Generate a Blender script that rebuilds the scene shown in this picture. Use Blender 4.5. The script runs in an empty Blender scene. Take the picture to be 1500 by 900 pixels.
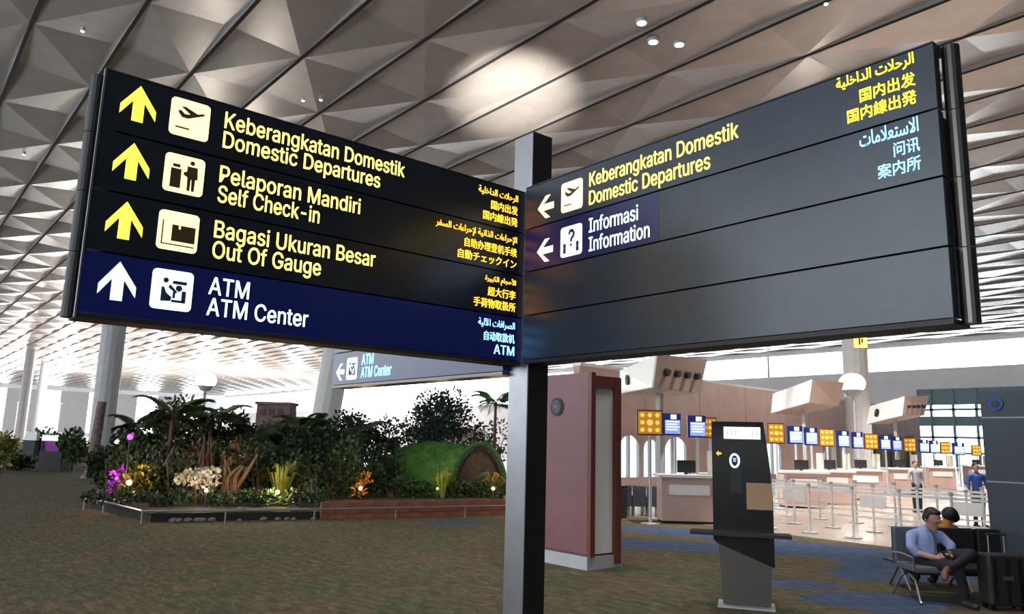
import bpy, math, random, json
from math import radians, sin, cos, pi, sqrt, atan2
from mathutils import Vector, Matrix
random.seed(7)
S = bpy.context.scene
COL = S.collection

# ------------------------------------------------------------------ camera
FPX = 1116.57; PITCH = radians(10.0119); ROLL = radians(1.5138); YAW = radians(50.5347); EYE = 1.7
Fv = Vector((cos(YAW)*cos(PITCH), sin(YAW)*cos(PITCH), sin(PITCH)))
R0 = Vector((sin(YAW), -cos(YAW), 0)); U0 = R0.cross(Fv)
Rv = cos(ROLL)*R0 + sin(ROLL)*U0; Uv = -sin(ROLL)*R0 + cos(ROLL)*U0
camd = bpy.data.cameras.new('camera'); camo = bpy.data.objects.new('camera', camd); COL.objects.link(camo)
camd.sensor_width = 36; camd.sensor_fit = 'HORIZONTAL'; camd.lens = FPX/1500*36
camd.clip_start = .05; camd.clip_end = 600
camo.matrix_world = Matrix(((Rv.x, Uv.x, -Fv.x, 0), (Rv.y, Uv.y, -Fv.y, 0), (Rv.z, Uv.z, -Fv.z, EYE), (0, 0, 0, 1)))
S.camera = camo
O3 = Vector((0, 0, EYE))
def ray(px, py): return Fv + Rv*((px-750)/FPX) - Uv*((py-450)/FPX)
def onz(px, py, z=0): r = ray(px, py); return O3 + r*((z-EYE)/r.z)
def onx(px, py, x): r = ray(px, py); return O3 + r*(x/r.x)
def ony(px, py, y): r = ray(px, py); return O3 + r*(y/r.y)
def atd(px, py, d): return O3 + ray(px, py)*d
def hor(px): return 450 + (FPX*Fv.z + (px-750)*Rv.z)/Uv.z

# ------------------------------------------------------------------ world, exposure
w = bpy.data.worlds.new('daylight'); S.world = w; w.use_nodes = True
bgn = w.node_tree.nodes['Background']; bgn.inputs[0].default_value = (.86, .94, 1, 1); bgn.inputs[1].default_value = 7.0
S.view_settings.view_transform = 'Standard'; S.view_settings.look = 'None'
S.view_settings.exposure = 0.0; S.view_settings.gamma = 1.0
try: S.view_settings.use_curve_mapping = False
except Exception: pass
S.cycles.max_bounces = 6; S.cycles.diffuse_bounces = 3; S.cycles.glossy_bounces = 4
S.cycles.sample_clamp_indirect = 6

def spot(name, loc, target, power, size=60, blend=.6, color=(1, 1, 1), rad=.15):
    l = bpy.data.lights.new(name, 'SPOT'); l.energy = power; l.spot_size = radians(size); l.spot_blend = blend
    l.color = color; l.shadow_soft_size = rad
    o = bpy.data.objects.new(name, l); COL.objects.link(o); o.location = loc
    o.rotation_euler = (Vector(target)-Vector(loc)).to_track_quat('-Z', 'Y').to_euler(); return o
def bulb(name, loc, power, color=(1, 1, 1), rad=.08):
    l = bpy.data.lights.new(name, 'POINT'); l.energy = power; l.color = color; l.shadow_soft_size = rad
    o = bpy.data.objects.new(name, l); COL.objects.link(o); o.location = loc; return o
spot('added_ceiling_uplight', (8.05, 8.9, 2.95), (15.9, 19.5, 13.7), 85000, 18, 1.0, (1, .95, .86), .2)  # unseen uplight added to make the bright patch on the ceiling
for i, (x, y) in enumerate(((20, 8), (27, 9), (35, 10), (44, 12))): spot('hall_downlight', (x, y, 13.3), (x, y+3, 0), 11000, 75, .6, (1, .93, .86), .3)
for i, (x, y) in enumerate(((7, 9), (12, 13), (5, 3), (11, 5))): spot('concourse_downlight', (x, y, 13.3), (x, y, 0), 1500, 70, .6, (1, .94, .86), .3)
spot('added_box_spot', (10, 22, 10.5), (20, 14.5, 3), 14000, 34, .5, (1, .97, .92), .3)  # unseen spots added to brighten the white box ends
spot('added_box_spot', (14, 26, 10.5), (30, 17, 3), 18000, 24, .5, (1, .97, .92), .3)


# ------------------------------------------------------------------ materials
def nd(nt, t, **k):
    n = nt.nodes.new(t)
    for a, v in k.items(): setattr(n, a, v)
    return n
def mat(name, col, rough=.6, metal=0, emit=None, es=1, noise=None, spec=None, bump=None):
    m = bpy.data.materials.new(name); m.use_nodes = True; nt = m.node_tree; b = nt.nodes['Principled BSDF']
    b.inputs['Base Color'].default_value = (*col, 1); b.inputs['Roughness'].default_value = rough; b.inputs['Metallic'].default_value = metal
    if spec is not None: b.inputs['Specular IOR Level'].default_value = spec
    if emit: b.inputs['Emission Color'].default_value = (*emit, 1); b.inputs['Emission Strength'].default_value = es
    if noise or bump:
        tc = nd(nt, 'ShaderNodeTexCoord'); n = nd(nt, 'ShaderNodeTexNoise'); n.inputs['Scale'].default_value = (noise or bump)[0]; n.inputs['Detail'].default_value = 3
        nt.links.new(tc.outputs['Object'], n.inputs['Vector'])
        if noise:
            r = nd(nt, 'ShaderNodeValToRGB'); a = noise[1]
            r.color_ramp.elements[0].position = .3; r.color_ramp.elements[1].position = .7
            r.color_ramp.elements[0].color = (*[c*(1-a) for c in col], 1); r.color_ramp.elements[1].color = (*[min(1, c*(1+a)) for c in col], 1)
            nt.links.new(n.outputs['Fac'], r.inputs['Fac']); nt.links.new(r.outputs['Color'], b.inputs['Base Color'])
        if bump:
            bp = nd(nt, 'ShaderNodeBump'); bp.inputs['Strength'].default_value = bump[1]; bp.inputs['Distance'].default_value = .02
            nt.links.new(n.outputs['Fac'], bp.inputs['Height']); nt.links.new(bp.outputs['Normal'], b.inputs['Normal'])
    return m
M = {}
M['ceil'] = mat('satin_metal_panel', (.56, .51, .48), .27, .6, noise=(1.3, .06))
M['void'] = mat('dark_void', (.01, .01, .012), .9)
M['beam'] = mat('grey_paint', (.45, .46, .48), .6, noise=(2, .06))
M['white'] = mat('white_paint', (.78, .78, .77), .5, noise=(3, .04))
M['pink'] = mat('rose_wood_panel', (.54, .375, .335), .5, noise=(1.2, .10))
M['pale'] = mat('pale_grey_wall', (.80, .80, .84), .6, noise=(.3, .05))
M['beige'] = mat('beige_panel', (.62, .58, .50), .55, noise=(2, .06))
M['black'] = mat('black_gloss', (.008, .008, .01), .22)
M['blackm'] = mat('black_matt', (.014, .014, .017), .55, noise=(8, .25))
M['face'] = mat('dark_acrylic_face', (.010, .014, .022), .28, noise=(5, .2), spec=.5)
M['faceb'] = mat('backlit_blue_face', (.006, .010, .06), .30, emit=(.010, .025, .42), es=.06)
M['steel'] = mat('brushed_steel', (.40, .39, .39), .32, 1.0, bump=(30, .05))
M['darksteel'] = mat('dark_bronze_steel', (.10, .09, .085), .30, .9)
M['shadepost'] = mat('shaded_post_side', (.012, .011, .012), .45)  # shade on one side of the post put into the colour
M['postm'] = mat('anodised_post', (.30, .30, .32), .38, .9, noise=(6, .08))
M['yel'] = mat('backlit_yellow', (.9, .75, .2), .5, emit=(.98, .86, .07), es=1.15)
M['yel2'] = mat('backlit_pale_yellow', (.9, .8, .5), .5, emit=(1, .86, .42), es=1.35)
M['amb'] = mat('backlit_amber', (.9, .6, .1), .5, emit=(1, .55, .05), es=1.15)
M['wht'] = mat('backlit_white', (.8, .85, .9), .5, emit=(.70, .85, 1), es=1.3)
M['cyan'] = mat('backlit_pale_blue', (.5, .7, .9), .5, emit=(.32, .62, 1), es=1.15)
M['ink'] = mat('brown_ink', (.07, .035, .01), .6)
M['inkb'] = mat('dark_teal_ink', (.01, .05, .10), .6)
M['maroon'] = mat('mauve_panel', (.205, .085, .095), .45, noise=(2.5, .08))
M['redtrim'] = mat('dark_red_trim', (.15, .035, .03), .45)
M['slate'] = mat('slate_panel', (.045, .058, .078), .5, noise=(2, .1))
M['lightline'] = mat('pale_joint', (.35, .38, .4), .5)
M['brick'] = mat('red_brick', (.22, .075, .045), .8, noise=(4, .25))
M['mortar'] = mat('brick_mortar', (.10, .06, .045), .9)
M['soil'] = mat('dark_soil', (.015, .012, .009), .95, noise=(5, .4))
M['rock'] = mat('dark_stone', (.12, .12, .115), .75, noise=(6, .4))
M['rail'] = mat('rail_metal', (.45, .45, .45), .35, .9)
M['bark'] = mat('brown_bark', (.13, .07, .04), .85, noise=(9, .4))
M['bark2'] = mat('purple_brown_bark', (.16, .11, .10), .8, noise=(7, .3))
def leaf(n, c): return mat(n, c, .55, noise=(3, .45))
M['l1'] = leaf('dark_green_leaf', (.022, .045, .014)); M['l2'] = leaf('mid_green_leaf', (.045, .085, .022))
M['l3'] = leaf('olive_leaf', (.075, .085, .022)); M['l4'] = leaf('blue_green_leaf', (.025, .05, .032))
M['l5'] = leaf('bright_green_leaf', (.07, .17, .03)); M['l6'] = leaf('yellow_green_leaf', (.20, .20, .03))
M['lb'] = leaf('brown_leaf', (.13, .06, .03)); M['fl'] = mat('cream_petal', (.75, .66, .50), .6); M['pur'] = mat('purple_petal', (.25, .03, .30), .6)
M['orange'] = mat('orange_flower', (.65, .25, .03), .6)
M['grass'] = mat('mown_grass', (.08, .22, .04), .9, noise=(4, .3))
M['stone'] = mat('pale_polished_stone', (.36, .30, .25), .22, noise=(.7, .12))
M['screenb'] = mat('lit_display', (.3, .4, .7), .3, emit=(.30, .42, .85), es=.75)
M['screenw'] = mat('lit_display_white', (.8, .8, .9), .3, emit=(.85, .86, 1), es=.95)
M['screenn'] = mat('lit_display_navy', (.01, .015, .08), .3, emit=(.02, .03, .18), es=.5)
M['amberp'] = mat('amber_pattern_panel', (.45, .22, .03), .5, emit=(.75, .34, .03), es=.35)
M['amberd'] = mat('amber_fretwork', (.12, .05, .01), .5)
M['ambery'] = mat('amber_motif', (.8, .5, .1), .5, emit=(1, .62, .12), es=.7)
M['pane'] = mat('daylit_pane', (.7, .8, .85), .1, emit=(.78, .92, 1), es=1.3)
M['teal'] = mat('teal_steel', (.16, .24, .26), .5, .4)
M['lamp'] = mat('lamp_glass', (1, 1, 1), .3, emit=(1, .95, .85), es=30)
M['lamps'] = mat('downlight_glass', (1, 1, 1), .3, emit=(.9, .95, 1), es=6)
M['purlamp'] = mat('purple_lamp_glass', (.4, .1, .8), .3, emit=(.45, .06, 1), es=2)
M['warmlamp'] = mat('warm_lamp_glass', (1, .8, .4), .3, emit=(1, .62, .2), es=3)
M['footm'] = mat('grey_bronze_metal', (.10, .09, .08), .45, .6)
M['haz'] = mat('glowing_header', (.8, .8, .9), .3, emit=(.9, .9, 1), es=2.2)
M['rim'] = mat('clipped_green_rim', (.03, .08, .02), .8)
M['domeb'] = mat('dark_thatch', (.05, .028, .018), .9, noise=(9, .4))
M['endw'] = mat('gloss_white_end', (.92, .92, .90), .4)
M['yel3'] = mat('backlit_letter_yellow', (.9, .8, .4), .5, emit=(.98, .76, .21), es=1.12)
M['wht3'] = mat('backlit_letter_white', (.8, .85, .9), .5, emit=(.58, .76, 1), es=1.15)
M['taupe'] = mat('taupe_casing', (.33, .225, .19), .5, noise=(1.5, .08))
M['sheenf'] = mat('sheen_acrylic_face', (.020, .031, .048), .30, noise=(5, .15), spec=.5)  # reflected blue sheen of the right arm put into the base colour
M['fin'] = mat('dull_grey_flange', (.22, .20, .19), .7)
M['tan'] = mat('tan_notice', (.52, .33, .20), .6)
M['seat'] = mat('grey_seat_pad', (.10, .115, .14), .55); M['seatsh'] = mat('shaded_seat_pad', (.012, .014, .016), .5)  # shade on the right-hand seats put into the near-black pad colour
M['skin'] = mat('skin', (.42, .24, .17), .55); M['hair'] = mat('black_hair', (.008, .007, .007), .6)
M['shirt'] = mat('light_blue_shirt', (.27, .34, .62), .8, noise=(14, .15)); M['trouser'] = mat('dark_trousers', (.010, .008, .018), .8)
M['orsh'] = mat('orange_shirt', (.38, .15, .03), .8); M['greysh'] = mat('grey_shirt', (.3, .3, .33), .8); M['blue'] = mat('blue_cloth', (.03, .10, .35), .7)
M['awning'] = mat('red_awning', (.40, .10, .09), .7)

def carpet():
    m = bpy.data.materials.new('woven_carpet'); m.use_nodes = True; nt = m.node_tree; b = nt.nodes['Principled BSDF']; L = nt.links.new
    b.inputs['Roughness'].default_value = .95; b.inputs['Specular IOR Level'].default_value = .1
    tc = nd(nt, 'ShaderNodeTexCoord')
    mp = nd(nt, 'ShaderNodeMapping'); mp.inputs['Rotation'].default_value = (0, 0, radians(52)); mp.inputs['Scale'].default_value = (2.6, 1.0, 1)
    L(tc.outputs['Object'], mp.inputs['Vector'])
    n1 = nd(nt, 'ShaderNodeTexNoise'); n1.inputs['Scale'].default_value = 4.6; n1.inputs['Detail'].default_value = 6; n1.inputs['Roughness'].default_value = .7; n1.inputs['Distortion'].default_value = .8
    L(mp.outputs[0], n1.inputs['Vector'])
    r1 = nd(nt, 'ShaderNodeValToRGB'); e = r1.color_ramp.elements
    e[0].position = .34; e[0].color = (.060, .054, .033, 1); e[1].position = .68; e[1].color = (.165, .142, .108, 1)
    x = r1.color_ramp.elements.new(.5); x.color = (.098, .085, .058, 1)
    L(n1.outputs['Fac'], r1.inputs['Fac'])
    n2 = nd(nt, 'ShaderNodeTexNoise'); n2.inputs['Scale'].default_value = 1.0; n2.inputs['Detail'].default_value = 3; L(tc.outputs['Object'], n2.inputs['Vector'])
    r2 = nd(nt, 'ShaderNodeValToRGB'); r2.color_ramp.elements[0].position = .38; r2.color_ramp.elements[0].color = (.72, .92, .78, 1); r2.color_ramp.elements[1].position = .62; r2.color_ramp.elements[1].color = (1.10, .95, .90, 1)
    L(n2.outputs['Fac'], r2.inputs['Fac'])
    mx = nd(nt, 'ShaderNodeMix', data_type='RGBA', blend_type='MULTIPLY'); mx.inputs['Factor'].default_value = .75
    L(r1.outputs['Color'], mx.inputs[6]); L(r2.outputs['Color'], mx.inputs[7])
    # blue woven motifs: ellipses in floor metres (centre, half sizes)
    nz = nd(nt, 'ShaderNodeTexNoise'); nz.inputs['Scale'].default_value = .9; nz.inputs['Detail'].default_value = 4; L(tc.outputs['Object'], nz.inputs['Vector'])
    acc = None
    for (cx, cy, rx, ry, ang) in BLUE:
        q = nd(nt, 'ShaderNodeMapping'); q.vector_type = 'TEXTURE'; q.inputs['Location'].default_value = (cx, cy, 0); q.inputs['Rotation'].default_value = (0, 0, ang); q.inputs['Scale'].default_value = (rx, ry, 1)
        L(tc.outputs['Object'], q.inputs['Vector'])
        ln = nd(nt, 'ShaderNodeVectorMath', operation='LENGTH'); L(q.outputs[0], ln.inputs[0])
        if acc is None: acc = ln.outputs['Value']
        else:
            mn = nd(nt, 'ShaderNodeMath', operation='MINIMUM'); L(acc, mn.inputs[0]); L(ln.outputs['Value'], mn.inputs[1]); acc = mn.outputs[0]
    ad = nd(nt, 'ShaderNodeMath', operation='ADD'); L(acc, ad.inputs[0]); L(nz.outputs['Fac'], ad.inputs[1])
    rr = nd(nt, 'ShaderNodeMapRange'); rr.inputs['From Min'].default_value = 1.32; rr.inputs['From Max'].default_value = 1.58; rr.inputs['To Min'].default_value = .88; rr.inputs['To Max'].default_value = 0
    L(ad.outputs[0], rr.inputs['Value'])
    m2 = nd(nt, 'ShaderNodeMix', data_type='RGBA'); L(rr.outputs[0], m2.inputs[0]); L(mx.outputs[2], m2.inputs[6])
    r3 = nd(nt, 'ShaderNodeValToRGB'); r3.color_ramp.elements[0].position = .3; r3.color_ramp.elements[0].color = (.025, .045, .11, 1); r3.color_ramp.elements[1].position = .7; r3.color_ramp.elements[1].color = (.08, .12, .21, 1)
    L(n1.outputs['Fac'], r3.inputs['Fac']); L(r3.outputs['Color'], m2.inputs[7])
    L(m2.outputs[2], b.inputs['Base Color'])
    bp = nd(nt, 'ShaderNodeBump'); bp.inputs['Strength'].default_value = .3; bp.inputs['Distance'].default_value = .01; L(n1.outputs['Fac'], bp.inputs['Height']); L(bp.outputs[0], b.inputs['Normal'])
    return m
BLUE = [(10.9, 8.7, 2.6, .75, radians(125)), (13.0, 6.3, 1.0, 3.0, radians(10)), (12.1, 5.2, 1.6, 1.0, 0), (9.2, 4.3, .9, .62, radians(-45)),
        (9.3, 5.5, .55, .35, radians(-45)), (9.5, 13.2, .75, .28, radians(-35)), (12.6, 10.2, .7, 1.4, radians(15)), (11.0, 5.4, .8, .5, 0)]
M['carpet'] = carpet()

# ------------------------------------------------------------------ mesh helpers
class MB:
    def __init__(s): s.v = []; s.f = []; s.m = []; s.mi = 0
    def add(s, vs, fs, T=None):
        o = len(s.v); s.v += [tuple(T @ Vector(v)) if T else tuple(v) for v in vs]; s.f += [tuple(i+o for i in f) for f in fs]; s.m += [s.mi]*len(fs); return s
    def box(s, c, d, T=None, taper=1.0):
        x, y, z = d[0]/2, d[1]/2, d[2]/2; t = taper
        vs = [(c[0]-x, c[1]-y, c[2]-z), (c[0]+x, c[1]-y, c[2]-z), (c[0]+x, c[1]+y, c[2]-z), (c[0]-x, c[1]+y, c[2]-z),
              (c[0]-x*t, c[1]-y*t, c[2]+z), (c[0]+x*t, c[1]-y*t, c[2]+z), (c[0]+x*t, c[1]+y*t, c[2]+z), (c[0]-x*t, c[1]+y*t, c[2]+z)]
        return s.add(vs, BOXF, T)
    def bb(s, a, b, T=None): return s.box([(a[i]+b[i])/2 for i in range(3)], [abs(b[i]-a[i]) for i in range(3)], T)
    def tube(s, a, b, r, r2=None, n=10, T=None):
        a = Vector(a); b = Vector(b); r2 = r if r2 is None else r2; d = (b-a).normalized()
        u = d.orthogonal().normalized(); w_ = d.cross(u); vs = []
        for k in range(n):
            t = 2*pi*k/n; e = u*cos(t)+w_*sin(t); vs.append(a+e*r)
        for k in range(n):
            t = 2*pi*k/n; e = u*cos(t)+w_*sin(t); vs.append(b+e*r2)
        fs = [(k, (k+1) % n, n+(k+1) % n, n+k) for k in range(n)] + [tuple(range(n))[::-1], tuple(range(n, 2*n))]
        return s.add(vs, fs, T)
    def path(s, pts, r, n=8):
        for a, b in zip(pts[:-1], pts[1:]): s.tube(a, b, r, None, n)
        return s
    def prism(s, poly, h, T=None):   # poly in xy, extruded 0..h in z
        n = len(poly); vs = [(x, y, 0) for x, y in poly]+[(x, y, h) for x, y in poly]
        fs = [(k, (k+1) % n, n+(k+1) % n, n+k) for k in range(n)] + [tuple(range(n))[::-1], tuple(range(n, 2*n))]
        return s.add(vs, fs, T)
    def ball(s, c, r, n=8, m=6, T=None):
        if not hasattr(r, '__len__'): r = (r, r, r)
        vs = [(c[0], c[1], c[2]-r[2])]
        for i in range(1, m):
            p = -pi/2+pi*i/m
            for k in range(n): t = 2*pi*k/n; vs.append((c[0]+r[0]*cos(p)*cos(t), c[1]+r[1]*cos(p)*sin(t), c[2]+r[2]*sin(p)))
        vs.append((c[0], c[1], c[2]+r[2])); L_ = len(vs)-1; fs = []
        for k in range(n):
            fs.append((0, 1+(k+1) % n, 1+k)); fs.append((L_, L_-n+k, L_-n+(k+1) % n))
            for i in range(m-2): a = 1+i*n; fs.append((a+k, a+(k+1) % n, a+n+(k+1) % n, a+n+k))
        return s.add(vs, fs, T)
    def build(s, name, mt, parent=None, bevel=0, smooth=False):
        me = bpy.data.meshes.new(name); me.from_pydata(s.v, [], s.f); me.update()
        for m_ in (mt if isinstance(mt, (list, tuple)) else [mt]): me.materials.append(M[m_] if isinstance(m_, str) else m_)
        if any(s.m): me.polygons.foreach_set('material_index', s.m)
        if smooth: me.polygons.foreach_set('use_smooth', [True]*len(s.f))
        o = bpy.data.objects.new(name, me); COL.objects.link(o)
        if parent: o.parent = parent
        if bevel:
            b = o.modifiers.new('bevel', 'BEVEL'); b.width = bevel; b.segments = 2; b.limit_method = 'ANGLE'
        return o
BOXF = [(0, 3, 2, 1), (4, 5, 6, 7), (0, 1, 5, 4), (1, 2, 6, 5), (2, 3, 7, 6), (3, 0, 4, 7)]
def box(name, a, b, mt, parent=None, bevel=0): return MB().bb(a, b).build(name, mt, parent, bevel)
def tag(o, label=None, cat=None, group=None, kind=None):
    if label: o['label'] = label
    if cat: o['category'] = cat
    if group: o['group'] = group
    if kind: o['kind'] = kind
    return o
def empty(name, loc, label, cat, group=None, rz=0):
    o = bpy.data.objects.new(name, None); COL.objects.link(o); o.location = loc; o.rotation_euler.z = rz; o.empty_display_size = .2
    return tag(o, label, cat, group)
def struct(o): o['kind'] = 'structure'; return o
def frame(origin, ux, uy=None):
    ux = Vector(ux).normalized(); uz = Vector((0, 0, 1)); uy = uz.cross(ux) if uy is None else Vector(uy)
    return Matrix(((ux.x, uy.x, uz.x, origin[0]), (ux.y, uy.y, uz.y, origin[1]), (ux.z, uy.z, uz.z, origin[2]), (0, 0, 0, 1)))

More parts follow.
